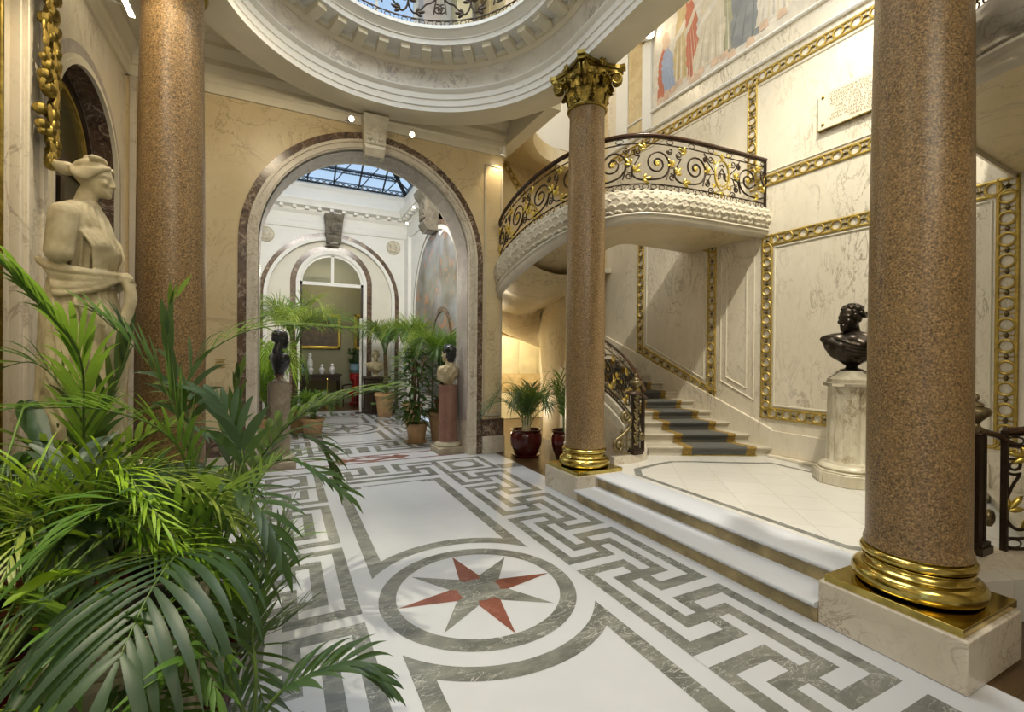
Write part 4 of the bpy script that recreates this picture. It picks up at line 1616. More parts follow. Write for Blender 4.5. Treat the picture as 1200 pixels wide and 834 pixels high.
spotlamp('lit spot lamp on the cornice left of the great arch keystone', (.83, 6.80, 4.93), (.25, -.8, -.35), 30, 1.4, arm=(-.02, .20, .06))
spotlamp('lit spot lamp on the cornice right of the great arch keystone', (1.70, 6.80, 4.90), (-.1, -.8, -.45), 30, 1.4, arm=(0, .20, .06))
spotlamp('lit spot lamp at the top of the pier right of the great arch', (3.22, 6.84, 4.98), (.0, .42, -1), 26, 1.5, arm=(0, .1, .06))
spotlamp('white spot lamp at the foot of the wall painting', (5.98, 6.6, 7.60), (-.15, -.85, -.25), 14, 1.5, 3.2, arm=(.09, 0, -.09))
# bar lamps lighting the left arch
for i, (y, lb) in enumerate(((5.55, 'white bar lamp under the left cornice, nearer the corner column'), (4.55, 'white bar lamp under the left cornice above the gilded garland'))):
    t = thing('bar_lamp', lb, 'lamp', (-1.36, y, 5.02), 0, 'bar lamps over the left wall')
    q = MB()
    q.box(-.03, -.30, -.03, .03, .30, .02)
    to_obj('housing', q, MT['lampw'], t, bevel=.008)
    q = MB()
    q.box(-.022, -.28, -.036, .022, .28, -.029)
    part_label(to_obj('tube', q, MT['lens'], t), 'glowing tube')
    q = MB()
    for yy in (-.2, .2):
        q.tube([(0, yy, .01), (-.33, yy, .06)], .008, 6)
    to_obj('bracket', q, MT['lampw'], t)

# ================================================================== UPPER GALLERY SEEN THROUGH THE OVAL
w = MB()
for x0, x1, z0, z1 in ((-3, -.4, 6, 9.6), (2.15, 2.35, 6, 9.6), (-3, 6.5, 9.3, 9.6), (2.35, 6.5, 6, 9.6), (.55, .75, 6, 9.6)):
    w.box(x0, 8.3, z0, x1, 8.45, z1)
struct('wall_gallery', w, MT['white'])
for i, (x0, x1) in enumerate(((-.4, .55), (.75, 2.15))):
    w = MB()
    w.box(x0, 8.36, 6, x1, 8.375, 9.3, 1)
    for x in (x0 + .02, (x0 + x1) / 2, x1 - .02):
        w.box(x - .025, 8.32, 6, x + .025, 8.38, 9.3, 0)
    for z in (6.03, 7.5, 9.27):
        w.box(x0, 8.325, z - .03, x1, 8.375, z + .03, 0)
    struct('window_%d' % (i + 1), w, [MT['white'], MT['pane']])
w = MB()
w.box(2.18, 7.95, 6, 2.50, 8.29, 9.3, 0)
w.box(2.14, 7.91, 6, 2.54, 8.3, 6.25, 0)
struct('wall_pier', w, MT['greyv'], bevel=.01)
w = MB()
w.box(2.78, 7.9, 6, 3.08, 8.2, 9.3)
struct('trim_13', w, MT['yellow'], bevel=.01)
rl = [V((x, y, 6.0)) for x, y in stad(1.44)]
rl = rl[:49]
gb = balustrade('dark iron scroll railing round the oval opening overhead', rl[4:45], .92, 9, gold=False, name='gallery_railing')
# ================================================================== WINTER GARDEN BEYOND THE ARCH
RL, RR, RB = -.85, 3.30, 13.55
w = MB()
upright(w, arch_wall(-.9, 3.35, 6.3, 1.235, 1.60, 3.13), XZ(RB), 0, .12)
struct('wall_garden_back', w, MT['white'], smooth=40)
w = MB()
upright(w, arch_wall(-.9, 3.35, 6.3, 1.235, .82, 3.55), XZ(RB + .12), 0, .25)
struct('wall_garden_recess', w, MT['bone'], smooth=40)
w = MB()
arch_band(w, XZ(RB), 1.235, 1.60, 3.13, 0, .09, -.03, 0, 1)
arch_band(w, XZ(RB), 1.235, 1.60, 3.13, .09, .20, -.015, 0, 0)
arch_band(w, XZ(RB + .12), 1.235, .82, 3.55, 0, .10, -.02, .1, 1)
arch_band(w, XZ(RB + .12), 1.235, .82, 3.55, .10, .24, -.014, 0, 0)
struct('trim_14', w, [MT['dark'], MT['white']])
w = MB()
w.box(RR, 7.65, 0, RR + .05, RB, 6.3)
w.box(RL - .1, 7.65, 0, RL, RB, 6.3)
struct('wall_garden_side', w, MT['white'])
# fan-lit door frame
dw = MB()
z0 = 3.50
dw.box(.415, RB + .14, z0, 2.055, RB + .2, z0 + .09, 0)
dw.box(1.20, RB + .14, z0 + .09, 1.27, RB + .2, 4.35, 0)
arch_band(dw, XZ(RB + .14), 1.235, .76, 3.55, 0, .06, 0, .06, 0, z0=3.5)
upright(dw, [(1.235 - .76, 3.58)] + [(1.235 - .76 * math.cos(PI * i / 24), 3.58 + .74 * math.sin(PI * i / 24)) for i in range(25)], XZ(RB + .17), 0, .006, 1)
for x in (.42, 2.0):
    dw.box(x, RB + .13, 0, x + .05, RB + .2, 3.5, 2)
struct('door_1', dw, [MT['white'], MT['pane'], MT['wframe']])
# cornice, modillions and pilasters of the winter garden
GC = [(0, 4.98), (.03, 4.98), (.05, 5.05), (.05, 5.14), (.03, 5.16), (.03, 5.36), (.06, 5.39), (.09, 5.44), (.09, 5.50), (.28, 5.53), (.30, 5.62), (.34, 5.68), (.34, 5.72), (.12, 5.76), (.12, 6.05), (.16, 6.1), (.16, 6.16), (0, 6.16)]
w = MB()
strip(w, (RL, RB, 0), (RR, RB, 0), (0, -1, 0), GC)
strip(w, (RR, RB, 0), (RR, 7.65, 0), (-1, 0, 0), GC)
strip(w, (RL, RB, 0), (RL, 7.65, 0), (1, 0, 0), GC)
for i in range(13):
    x = RL + .2 + i * .305
    w.box(x - .045, RB - .24, 5.455, x + .045, RB - .05, 5.525)
for i in range(18):
    y = 7.9 + i * .31
    w.box(RR - .24, y - .045, 5.455, RR - .05, y + .045, 5.525)
w.box(RR - .10, RB - .42, 0, RR, RB, 4.98)
w.box(RR - .10, 8.0, 0, RR, 8.35, 4.98)
struct('trim_15', w, MT['white'], smooth=30, bevel=.004)
# mirror arch with painted glass on the right side
w = MB()
arch_band(w, YZ(RR, -1), 10.75, 1.85, 2.75, 0, .10, -.0, .035, 1)
arch_band(w, YZ(RR, -1), 10.75, 1.85, 2.75, .10, .22, 0, .02, 0)
struct('trim_16', w, [MT['dark'], MT['white']])
mr = thing('painted_mirror', 'tall arched painted mirror in the winter garden beyond the great arch', 'mirror', (RR - .01, 10.75, 0))
m_, t_, b_, co_ = nodes('painted_mirror_glass')
c_ = mix(t_, ramp(t_, noise_n(t_, co_, 1.3, 5, .6, .8), [(.4, (0, 0, 0)), (.62, (1, 1, 1))]), (.22, .225, .20), (.12, .105, .075))
c_ = mix(t_, ramp(t_, noise_n(t_, co_, 1.9, 5, .65, 1.4), [(.54, (0, 0, 0)), (.64, (.9, .9, .9))]), c_, (.50, .20, .06))
c_ = mix(t_, ramp(t_, noise_n(t_, co_, .8, 3, .5), [(.45, (0, 0, 0)), (.65, (.55, .55, .55))]), c_, (.40, .43, .52))
t_.links.new(c_, b_.inputs['Base Color'])
b_.inputs['Roughness'].default_value = .45
q = MB()
upright(q, [(-1.84, .6)] + [(-1.84 * math.cos(PI * i / 30), 2.75 + 1.84 * math.sin(PI * i / 30)) for i in range(31)] + [(1.84, .6)], YZ(0, -1), .0, .01)
to_obj('glass', q, m_, mr)
q = MB()
arch_band(q, YZ(-.01, -1), -.55, .62, 2.0, 0, .11, 0, .02, 0)
part_label(to_obj('painted_arch', q, MT['dark'], mr), 'dark painted arch')
for lb, loc, s in (('dark carved keystone over the inner arch of the winter garden', (1.235, RB - .01, 4.62), 1.35),):
    keystone(lb, loc, s, mat='darkstone')
k2 = keystone('large dark carved bracket jutting over the painted mirror', (RR - .01, 10.75, 4.55), 1.7, mat='darkstone')
k2.rotation_euler = (0, 0, -PI / 2)
k2['name_note'] = ''
del k2['name_note']
for lb, x in (('round stone medallion left of the garden arch', -.40), ('round stone medallion right of the garden arch', 2.87)):
    t = thing('relief_roundel', lb, 'medallion', (x, RB, 4.72), 0, 'stone roundels in the winter garden')
    q = MB()
    q.lathe([(.19, 0), (.20, .02), (.185, .045), (.17, .03), (0, .03)], seg=28, M=Matrix.Rotation(PI / 2, 4, 'X'))
    to_obj('rim', q, MT['carved'], t)
    q = MB()
    q.ell((.0, -.03, .02), (.085, .045, .10), nu=12, nv=8)
    q.ell((.0, -.03, -.09), (.11, .035, .06), nu=12, nv=8)
    q.ell((.085, -.03, .01), (.03, .03, .03), nu=8, nv=6)
    q.ell((-.03, -.035, .07), (.09, .04, .06), nu=10, nv=6)
    to_obj('profile_head', q, MT['carved'], t, smooth=180)
spotlamp('small lit spot lamp on the winter garden cornice, left side', (-.62, 12.9, 5.45), (.4, -.6, -.6), 30, 1.6, arm=(-.06, .1, .04))
spotlamp('lit spot lamp left of the large dark bracket', (3.0, 11.6, 5.40), (-.6, -.1, -.7), 40, 1.6, arm=(.1, 0, .06))
spotlamp('lit spot lamp low on the cornice near the garden corner', (3.02, 12.4, 5.18), (-.6, -.3, -.5), 40, 1.6, arm=(.1, 0, .06))
spotlamp('lit spot lamp in front of the painted mirror', (3.16, 9.9, 4.35), (-.4, .6, -.6), 20, 1.4, arm=(.1, 0, .04))
# glazed roof
gr = thing('iron_glass_roof', 'glazed roof on blackened iron lattice ribs over the winter garden', 'skylight', (1.225, 10.6, 6.16))
X0, X1, Y0, Y1 = -1.95, 1.95, -2.9, 2.78
rise = lambda x, y: .95 * (1 - max(abs(x) / 1.95, abs(y) / 2.85) ** 1.6) + .06
q = MB()
nx, ny = 16, 24
vs = [(X0 + (X1 - X0) * i / nx, Y0 + (Y1 - Y0) * j / ny) for j in range(ny + 1) for i in range(nx + 1)]
q.add([(x, y, max(.05, rise(x, y))) for x, y in vs], [(j * (nx + 1) + i, j * (nx + 1) + i + 1, (j + 1) * (nx + 1) + i + 1, (j + 1) * (nx + 1) + i) for j in range(ny) for i in range(nx)])
to_obj('glazing', q, MT['glass'], gr, smooth=180)


def rib(pts, r=.022, name='rib'):
    q = MB()
    q.tube(pts, r, 6)
    to_obj(name, q, MT['iron2'], gr, smooth=60)


MT['iron2'] = plain('black_painted_iron', (.012, .018, .024), .45, .3, .2, 20)
for y in (-2.9, 2.78):
    for dz in (.0, .13):
        pass
for z, ins in ((.04, .0), (.30, .34)):
    a = [(X0 + ins, Y0 + ins), (X1 - ins, Y0 + ins), (X1 - ins, Y1 - ins), (X0 + ins, Y1 - ins)]
    for i in range(4):
        p0, p1 = V((*a[i], z)), V((*a[(i + 1) % 4], z))
        q = MB()
        for dz in (0, .11):
            q.tube([p0 + V((0, 0, dz)), p1 + V((0, 0, dz))], .02, 5)
        n = int((p1 - p0).length / .16)
        for k in range(n):
            b, c = p0.lerp(p1, k / n), p0.lerp(p1, (k + 1) / n)
            q.tube([b, c + V((0, 0, .11))], .012, 4)
            q.tube([b + V((0, 0, .11)), c], .012, 4)
        to_obj('lattice_beam', q, MT['iron2'], gr, smooth=60)
for i in range(5):
    x = -1.3 + .65 * i
    rib([(x, y, max(.06, rise(x, y)) - .02) for y in [Y0 + (Y1 - Y0) * k / 20 for k in range(21)]])
for i in range(6):
    y = -2.3 + .92 * i
    rib([(x, y, max(.06, rise(x, y)) - .02) for x in [X0 + (X1 - X0) * k / 16 for k in range(17)]])
for sx in (-1, 1):
    for sy in (-1, 1):
        for o in (0, .14):
            rib([(sx * 1.95 * (1 - t), sy * 2.8 * (1 - t) - sy * o, max(.06, rise(sx * 1.95 * (1 - t), sy * 2.8 * (1 - t))) - .02) for t in [k / 12 for k in range(13)]], .03, 'hip_rib')
    for k in range(3):
        rib([(sx * 1.9, -1.9 + k * 1.9, .08), (sx * 1.1, -1.4 + k * 1.5, .62)], .016, 'brace')
for k in range(5):
    x = -1.4 + .7 * k
    rib([(x, 2.75, .10), (x + .35, 2.05, .42), (x, 1.45, .66)], .016, 'brace')
# ------------------------------------------------------------------ room beyond the garden door
w = MB()
w.box(-.6, 16.2, 0, 3.2, 16.3, 5.4)
w.box(-.7, 13.95, 0, -.6, 16.3, 5.4)
w.box(3.1, 13.95, 0, 3.2, 16.3, 5.4)
for x in (.2, 1.1, 1.75, 2.4):
    w.box(x, 16.19, .9, x + .012, 16.2, 5.2)
struct('wall_salon', w, MT['green'])
w = MB()
w.box(-.7, 13.9, 5.3, 3.2, 16.3, 5.4)
struct('ceiling', w, plain('salon_ceiling', (.42, .28, .10), .6, 0, .3, 6))
w = MB()
w.box(-.7, 13.9, -.08, 3.2, 16.3, .004)
struct('floor', w, MT['wood'])
for i, (x, z, ww, hh, lb) in enumerate(((1.05, 2.35, 1.35, 1.15, 'wide gilt-framed painting on the green wall beyond the garden door'), (2.55, 2.35, .82, 1.2, 'gilt-framed painting at the right jamb of the garden door'))):
    t = thing('gilt_framed_painting', lb, 'painting', (x, 16.17, z), 0, 'gilt frames on the green wall')
    q = MB()
    f = .10
    for a, b, c, d in ((-ww / 2, -hh / 2, ww / 2, -hh / 2 + f), (-ww / 2, hh / 2 - f, ww / 2, hh / 2), (-ww / 2, -hh / 2, -ww / 2 + f, hh / 2), (ww / 2 - f, -hh / 2, ww / 2, hh / 2)):
        q.box(a, -.04, b, c, .02, d)
    to_obj('frame', q, MT['leafgold'], t, bevel=.02)
    q = MB()
    q.box(-ww / 2 + f, -.01, -hh / 2 + f, ww / 2 - f, .015, hh / 2 - f)
    to_obj('canvas', q, MT['paint'], t)
# ================================================================== SCULPTURE
def head_local(seed=0, hair='short', cap=False):
    """head one unit tall (chin to crown), neck joint at origin, face towards +X; returns (flesh, hair) builders"""
    q, h = MB(), MB()
    q.ell((-.02, 0, .64), (.40, .31, .36))
    q.ell((.10, 0, .42), (.30, .26, .36))
    q.ell((.20, 0, .24), (.22, .19, .17))
    q.ell((.33, 0, .155), (.10, .11, .085))
    q.cap((.375, 0, .60), .042, (.445, 0, .415), .048)
    for s in (-1, 1):
        q.ell((.425, s * .045, .395), (.05, .035, .035))
        q.cap((.355, s * .05, .635), .045, (.285, s * .20, .615), .04)
        q.ell((.25, s * .165, .43), (.13, .09, .10))
        q.ell((.315, s * .125, .555), (.055, .06, .035))
        q.ell((-.03, s * .305, .50), (.09, .035, .13))
    q.ell((.395, 0, .305), (.055, .095, .025))
    q.ell((.385, 0, .265), (.055, .08, .026))
    q.cap((-.10, 0, -.12), .21, (-.03, 0, .32), .19)
    rnd = random.Random(seed)
    if hair == 'short':
        for i in range(110):
            a, b = rnd.uniform(-PI, PI), rnd.uniform(-.25, 1.5)
            x, y, z = -.05 + .42 * math.cos(a) * math.cos(b), .33 * math.sin(a) * math.cos(b), .64 + .38 * math.sin(b)
            if x > .22 and z < .86:
                continue
            if z < .45 and x > -.15:
                continue
            h.ell((x, y, z), (.075, .075, .055), nu=8, nv=6)
    elif hair == 'roman':
        h.ell((-.06, 0, .70), (.40, .335, .335))
        for i in range(60):
            a = rnd.uniform(-2.2, 2.2)
            h.ell((.30 * math.cos(a) + .02, .31 * math.sin(a), .80 + .05 * rnd.random() - .05 * abs(a)), (.07, .07, .05), nu=8, nv=5)
        for i in range(30):
            h.ell((-.30 + .1 * rnd.random(), rnd.uniform(-.25, .25), rnd.uniform(.30, .6)), (.09, .08, .07), nu=8, nv=5)
    elif hair == 'long':
        h.ell((-.06, 0, .72), (.43, .36, .36))
        h.ell((-.16, 0, .48), (.30, .34, .32))
        h.ell((-.16, 0, .22), (.20, .26, .22))
        h.ell((.10, 0, .92), (.28, .28, .14))
    elif hair == 'smooth':
        h.ell((-.06, 0, .70), (.41, .335, .34))
        h.ell((-.30, 0, .52), (.16, .2, .2))
    elif hair == 'wave':
        for s in (-1, 1):
            for k in range(7):
                pts = [(.33 - .03 * k, s * (.05 + .03 * k), .86 - .02 * k), (.20 - .03 * k, s * (.26 + .015 * k), .74 - .045 * k), (-.10 - .02 * k, s * (.31 + .01 * k), .66 - .03 * k), (-.42, s * .12, .60 + .02 * k)]
                h.tube(catmull(pts, 6), .062, 8)
        h.ell((-.06, 0, .74), (.38, .31, .28))
        h.ell((-.56, 0, .66), (.22, .19, .17))
        h.ell((-.70, 0, .70), (.13, .15, .12))
        for k in range(10):
            a = -1.35 + 2.7 * k / 9
            h.ell((.19 * math.cos(a) - .03, .29 * math.sin(a), .99 + .04 * math.cos(a)), (.07, .06, .075), nu=8, nv=6)
        for k in range(5):
            h.ell((.02 - .05 * k, 0, 1.06 - .01 * k), (.07, .11, .09), nu=8, nv=6)
    if cap:
        h.ell((-.08, 0, .80), (.36, .32, .22))
    return q, h


def put(dst, src, M):
    dst.add(src.v, src.f, 0, M)


def bust(name, label, loc, rz, s, mats, drape=True, turn=0, hair='short', socle=True, tilt=0, seed=1, wide=1.0, cap=False, sock=.42, neck=1.20):
    """bust with head height s; loc = top of what carries it"""
    t = thing(name, label, 'bust', loc, rz)
    q = MB()
    z0 = sock * s if socle else 0
    wd = wide * s
    q.rings([[(cx * s + rx * s * math.cos(f), ry * wd * math.sin(f), z0 + z * s) for f in [2 * PI * k / 32 for k in range(32)]] for z, rx, ry, cx in
             ((-.02, .20, .24, .0), (.15, .26, .34, .02), (.35, .34, .52, .05), (.58, .40, .70, .06), (.78, .38, .80, .03), (.92, .31, .80, .0), (1.02, .24, .66, -.03), (1.10, .19, .40, -.05), (1.16, .17, .22, -.06))])
    for k in (-1, 1):
        q.ell((-.01 * s, k * .70 * wd, z0 + .80 * s), (.25 * s, .17 * wd, .24 * s), nu=14, nv=10)
    H = Matrix.Translation((-.02 * s, 0, z0 + neck * s)) @ Matrix.Rotation(turn, 4, 'Z') @ Matrix.Rotation(tilt, 4, 'Y') @ Matrix.Scale(s, 4)
    fl_, hr = head_local(seed, hair, cap)
    put(q, fl_, H)
    q.cap((-.07 * s, 0, z0 + .98 * s), .22 * s, (-.04 * s, 0, z0 + (neck + .06) * s), .20 * s)
    melted('figure', q, mats[0], t, .02 * s, 3)
    g = MB()
    put(g, hr, H)
    melted('hair', g, mats[1], t, .022 * s, 2)
    if drape:
        d = MB()
        lv = catmull([(rx, ry, cx) for rx, ry, cx in ((.20, .26, .0), (.30, .48, .03), (.40, .72, .06), (.45, .90, .06), (.45, .98, .04), (.40, .98, .01), (.33, .86, -.02), (.25, .55, -.03))], 5)
        zl = catmull([(z, 0, 0) for z in (-.02, .12, .32, .52, .72, .88, 1.0, 1.08)], 5)
        n = 90
        rg = []
        for l_, z_ in zip(lv, zl):
            z = z_.x
            rg.append([((l_.z + l_.x * (1 + .10 * math.sin(4 * f + 8 * z + 1.4 * math.sin(2 * f)) + .05 * math.sin(9 * f - 11 * z)) * math.cos(f)) * s, l_.y * wd * (1 + .05 * math.sin(4 * f + 8 * z) + .035 * math.sin(9 * f - 11 * z)) * math.sin(f), z0 + z * s) for f in [2 * PI * k / n for k in range(n)]])
        d.rings(rg)
        # thrown fold across the chest
        for i in range(4):
            d.tube(catmull([(.10 * s, -.80 * wd, z0 + (.98 - .10 * i) * s), (.42 * s, -.35 * wd, z0 + (.80 - .12 * i) * s), (.50 * s, .15 * wd, z0 + (.62 - .11 * i) * s), (.30 * s, .70 * wd, z0 + (.55 - .08 * i) * s)], 6), .055 * s, 8)
        melted('drapery', d, mats[2], t, .022 * s, 2)
    if socle:
        b = MB()
        b.lathe([(0, 0)] + [(r * s, z * s * sock / .42) for r, z in ((.34, 0), (.36, .05), (.30, .10), (.20, .16), (.17, .26), (.22, .34), (.28, .42), (0, .44))], seg=24)
        to_obj('socle', b, mats[3] if len(mats) > 3 else mats[0], t, smooth=50)
    return t


# dark bronze bust on fluted pedestal at the right wall
pd = thing('fluted_pedestal', 'fluted veined marble pedestal on an octagonal base against the right wall', 'pedestal', (5.64, 2.88, LZ))
octa = lambda r: [(r * math.cos(PI / 8 + k * PI / 4), r * math.sin(PI / 8 + k * PI / 4)) for k in range(8)]
pm = marble('streaked_pedestal_marble', (.56, .50, .36), (.68, .63, .50), (.20, .13, .05), 4.5, .05, .85, .3, (1, 1, .45))
q = MB()
q.prism(octa(.36), 0, .13)
q.prism(octa(.345), .13, .15)
to_obj('base', q, pm, pd, bevel=.008)
q = MB()
q.lathe([(.1, .15), (.29, .15), (.305, .175), (.29, .20), (.262, .215), (.25, .24), (.1, .24)], seg=36)
to_obj('torus_moulding', q, pm, pd)
q = MB()
N_ = 96
rg = []
for z, r in ((.235, .238), (.26, .232), (1.03, .222), (1.06, .228)):
    rg.append([((r - (.016 * max(0, math.sin(k / N_ * 2 * PI * 16)) ** .6 if .25 < z < 1.04 else 0)) * math.cos(2 * PI * k / N_), (r - (.016 * max(0, math.sin(k / N_ * 2 * PI * 16)) ** .6 if .25 < z < 1.04 else 0)) * math.sin(2 * PI * k / N_), z) for k in range(N_)])
q.rings(rg)
to_obj('fluted_shaft', q, pm, pd, smooth=40)
q = MB()
q.prism(octa(.265), 1.06, 1.10)
part_label(to_obj('top_slab', q, MT['stone'], pd, bevel=.006), 'dark grey stone top')
q = MB()
q.box(-.262, -.06, 1.065, -.255, .06, 1.092)
part_label(to_obj('name_plate', q, MT['plaque'], pd), 'small blank pale plate')
q = MB()
q.rings([[(x, y, z) for x, y in octa(r)] for z, r in ((1.10, .235), (1.14, .225), (1.20, .15), (1.235, .13))])
to_obj('sloped_block', q, MT['stone'], pd, smooth=30)
bust('bronze_bust', 'dark bronze bust of a draped man on the fluted pedestal', (5.64, 2.88, LZ + 1.235), math.radians(212), .315, (MT['bronze'], MT['bronze'], MT['bronze'], MT['bronze']), turn=-.85, hair='short', tilt=.08, seed=4, cap=True, wide=.90, sock=.24, neck=1.06)

# busts standing in the great arch
def column_pedestal(label, loc, r, h, mat, mat2):
    t = thing('column_pedestal', label, 'pedestal', loc)
    q = MB()
    q.box(-r - .07, -r - .07, 0, r + .07, r + .07, .10)
    to_obj('base', q, mat2, t, bevel=.008)
    q = MB()
    q.lathe([(.05, .10), (r + .05, .10), (r + .06, .13), (r + .045, .155), (r + .01, .17), (r, .19), (.05, .19)], seg=32)
    to_obj('torus_moulding', q, mat2, t)
    q = MB()
    q.lathe([(.05, .185), (r + .005, .185), (r, .22), (r * .96, h - .02), (r * .97, h), (.0, h)], seg=36)
    to_obj('shaft', q, mat, t, smooth=40)
    return t


column_pedestal('reddish marble column pedestal at the right jamb of the great arch', (2.52, 7.46, 0), .165, 1.13, marble('red_brown_marble', (.17, .085, .06), (.24, .13, .095), (.36, .25, .2), 3.5, .03, .5, .2), MT['stone'])
bust('two_tone_bust', 'dark-haired bust in a cream robe on the reddish column pedestal', (2.52, 7.46, 1.13), PI * .62, .30, (MT['statue'], MT['black'], MT['statue'], MT['statue']), turn=.15, hair='long', seed=7, socle=False, wide=.72)
column_pedestal('mottled brown column pedestal at the left jamb of the great arch', (-.04, 7.46, 0), .155, 1.22, marble('mottled_brown_marble', (.20, .16, .11), (.30, .25, .18), (.42, .37, .28), 5, .05, .6, .25), MT['stone'])
bust('black_bust', 'glossy black bust on the mottled column pedestal, left of the arch opening', (-.04, 7.46, 1.22), PI * .12, .29, (MT['black'], MT['black'], MT['black'], MT['dark']), drape=False, turn=.3, hair='smooth', seed=9, tilt=.15, wide=.95)
# far pale bust on a brown plinth
t = thing('brown_bust_plinth', 'dark brown moulded plinth in front of the garden back wall', 'pedestal', (2.33, 13.15, 0))
q = MB()
for r, z0, z1 in ((.34, 0, .12), (.30, .12, .9), (.36, .9, 1.0)):
    q.box(-r, -.24, z0, r, .24, z1)
to_obj('block', q, MT['wframe'], t, bevel=.01)
bust('pale_bust', 'pale marble bust on the dark brown plinth at the back of the garden', (2.33, 13.15, 1.0), -PI * .5, .27, (MT['statue'], MT['statue'], MT['statue'], MT['statue']), hair='wave', seed=12)

# draped statue
def draped_statue():
    t = thing('draped_statue', 'weathered stone statue of a draped woman in profile before the arched oak door', 'statue', (-1.165, 3.955, .871), math.radians(-4))
    t.scale = (.895, .895, .895)
    q = MB()
    lv = [(0, .27, .33, 0), (.10, .25, .31, 0), (.45, .22, .28, .0), (.85, .225, .275, .02), (1.12, .215, .275, .0), (1.30, .185, .24, -.01), (1.45, .155, .215, -.01), (1.60, .170, .225, .0), (1.72, .165, .235, .0), (1.82, .145, .24, -.01), (1.90, .11, .19, -.01), (1.95, .085, .09, .0)]
    lev = catmull([(rx, ry, cx) for z, rx, ry, cx in lv], 5)
    zs = catmull([(z, 0, 0) for z, rx, ry, cx in lv], 5)
    n = 96
    rg = []
    for L_, z_ in zip(lev, zs):
        z = z_.x
        ring = []
        for k in range(n):
            a = 2 * PI * k / n
            f = 0
            if z < 1.35:
                f = .11 * (1 - 2 * abs(math.sin(5.5 * a + .8 * math.sin(2.5 * z + a)))) * min(1, (1.42 - z) / .5) + .05 * math.sin(21 * a + 3 * z)
            elif z < 1.9:
                f = .055 * (1 - 2 * abs(math.sin(11 * a + .5 * math.sin(9 * z)))) * (1 if math.cos(a) > -.5 else .4)
            ring.append((L_.z + L_.x * (1 + f) * math.cos(a), L_.y * (1 + f) * math.sin(a), z))
        rg.append(ring)
    q.rings(rg)
    # breasts, shoulders, upper arm stumps
    for s in (-1, 1):
        q.ell((.115, s * .095, 1.60), (.08, .082, .088))
        q.cap((-.02, s * .235, 1.80), .085, (-.03, s * .28, 1.54), .078)
    # far forearm comes forward holding the gathered cloth
    q.cap((-.02, .27, 1.54), .070, (.10, .25, 1.38), .055)
    q.cap((.10, .25, 1.38), .055, (.21, .07, 1.42), .042)
    # hand with four curled fingers and a thumb
    q.ell((.235, .03, 1.425), (.045, .042, .04))
    for j in range(4):
        q.cap((.255, -.01 + .021 * j, 1.445 - .010 * j), .013, (.288, -.02 + .021 * j, 1.41 - .012 * j), .012)
        q.cap((.288, -.02 + .021 * j, 1.41 - .012 * j), .012, (.268, -.025 + .021 * j, 1.38 - .012 * j), .011)
    q.cap((.225, -.02, 1.445), .013, (.26, -.035, 1.42), .012)
    # near side cloth gathered from the hip across to the hand
    for j in range(10):
        u = j / 9
        q.tube(catmull([(-.19 + .015 * j, -.17, 1.50 - .16 * u), (-.05, -.26 - .01 * math.sin(j), 1.45 - .19 * u), (.10, -.215, 1.43 - .14 * u), (.18, -.10, 1.43 - .07 * u), (.235, -.0, 1.43)], 5), [.019 + .007 * math.sin(j * 2.2)] * 21, 8)
    # diagonal pleats over the chest
    for sgn in (-1, 1):
        for j in range(8):
            u = j / 7
            q.tube(catmull([(.03 - .02 * j * .3, sgn * (.12 + .012 * j), 1.86 - .008 * j), (.16 + .035 * math.sin(u * 3) - .05 * u, sgn * (.085 + .020 * j), 1.70 - .01 * j), (.215 - .09 * u, sgn * (.05 + .022 * j), 1.56), (.165 - .045 * u, sgn * (.02 + .022 * j), 1.42)], 6), [.011] * 19, 6)
    # falling end of the cloth
    for j in range(7):
        u = j / 6
        q.tube(catmull([(.235 + .03 * u, -.04 + .06 * u, 1.42), (.275 + .02 * u, -.05 + .06 * u, 1.28), (.25 + .04 * u, -.06 + .05 * u, 1.12 + .08 * u), (.21 + .04 * u, -.06 + .05 * u, .88 + .18 * u)], 5), [.020 + .006 * (j % 2)] * 16, 7)
    # long folds down the back and side
    for j in range(14):
        f = PI * (.55 + .95 * j / 13)
        q.tube(catmull([(.15 * math.cos(f), .20 * math.sin(f), 1.38), (.19 * math.cos(f), .25 * math.sin(f), 1.0), (.21 * math.cos(f + .05), .27 * math.sin(f + .05), .5), (.26 * math.cos(f), .32 * math.sin(f), .02)], 5), [.022 + .009 * (j % 3)] * 16, 7)
    H = Matrix.Translation((.035, 0, 1.985)) @ Matrix.Rotation(.10, 4, 'Y') @ Matrix.Scale(.285, 4)
    f_, h_ = head_local(2, 'wave')
    put(q, f_, H)
    q.cap((-.01, 0, 1.88), .075, (.02, 0, 2.02), .062)
    melted('figure', q, MT['statue'], t, .0085, 1)
    g = MB()
    put(g, h_, H)
    melted('hair', g, MT['statue'], t, .008, 2)
    q = MB()
    q.lathe([(0, -.06), (.36, -.06), (.37, -.03), (.36, 0), (0, .0)], seg=28)
    to_obj('base', q, MT['statue'], t)
    return t


draped_statue()
t = thing('statue_pedestal', 'stone pedestal under the draped statue, hidden among palms', 'pedestal', (-1.165, 3.955, 0))
for r, z0, z1, nm in ((.34, 0, .12, 'base'), (.30, .12, .72, 'block'), (.34, .72, .817, 'cornice')):
    q = MB()
    q.box(-r, -r, z0, r, r, z1)
    to_obj(nm, q, MT['stone'], t, bevel=.012)
# small gilded caption on the wall, too small in the view to spell out
t = thing('wall_caption', 'four tiny rows of gold lettering on the cream wall beside the great arch', 'caption', (-.72, 7.046, 1.44))
rnd = random.Random(9)
for i in range(4):
    q = MB()
    x = -.058 + .006 * (i % 2)
    while x < .045:
        wd = rnd.uniform(.012, .03)
        q.box(x, -.003, .105 - .033 * i, min(x + wd, .06), .004, .121 - .033 * i)
        x += wd + .005
    to_obj('lettering_row', q, MT['gold'], t)

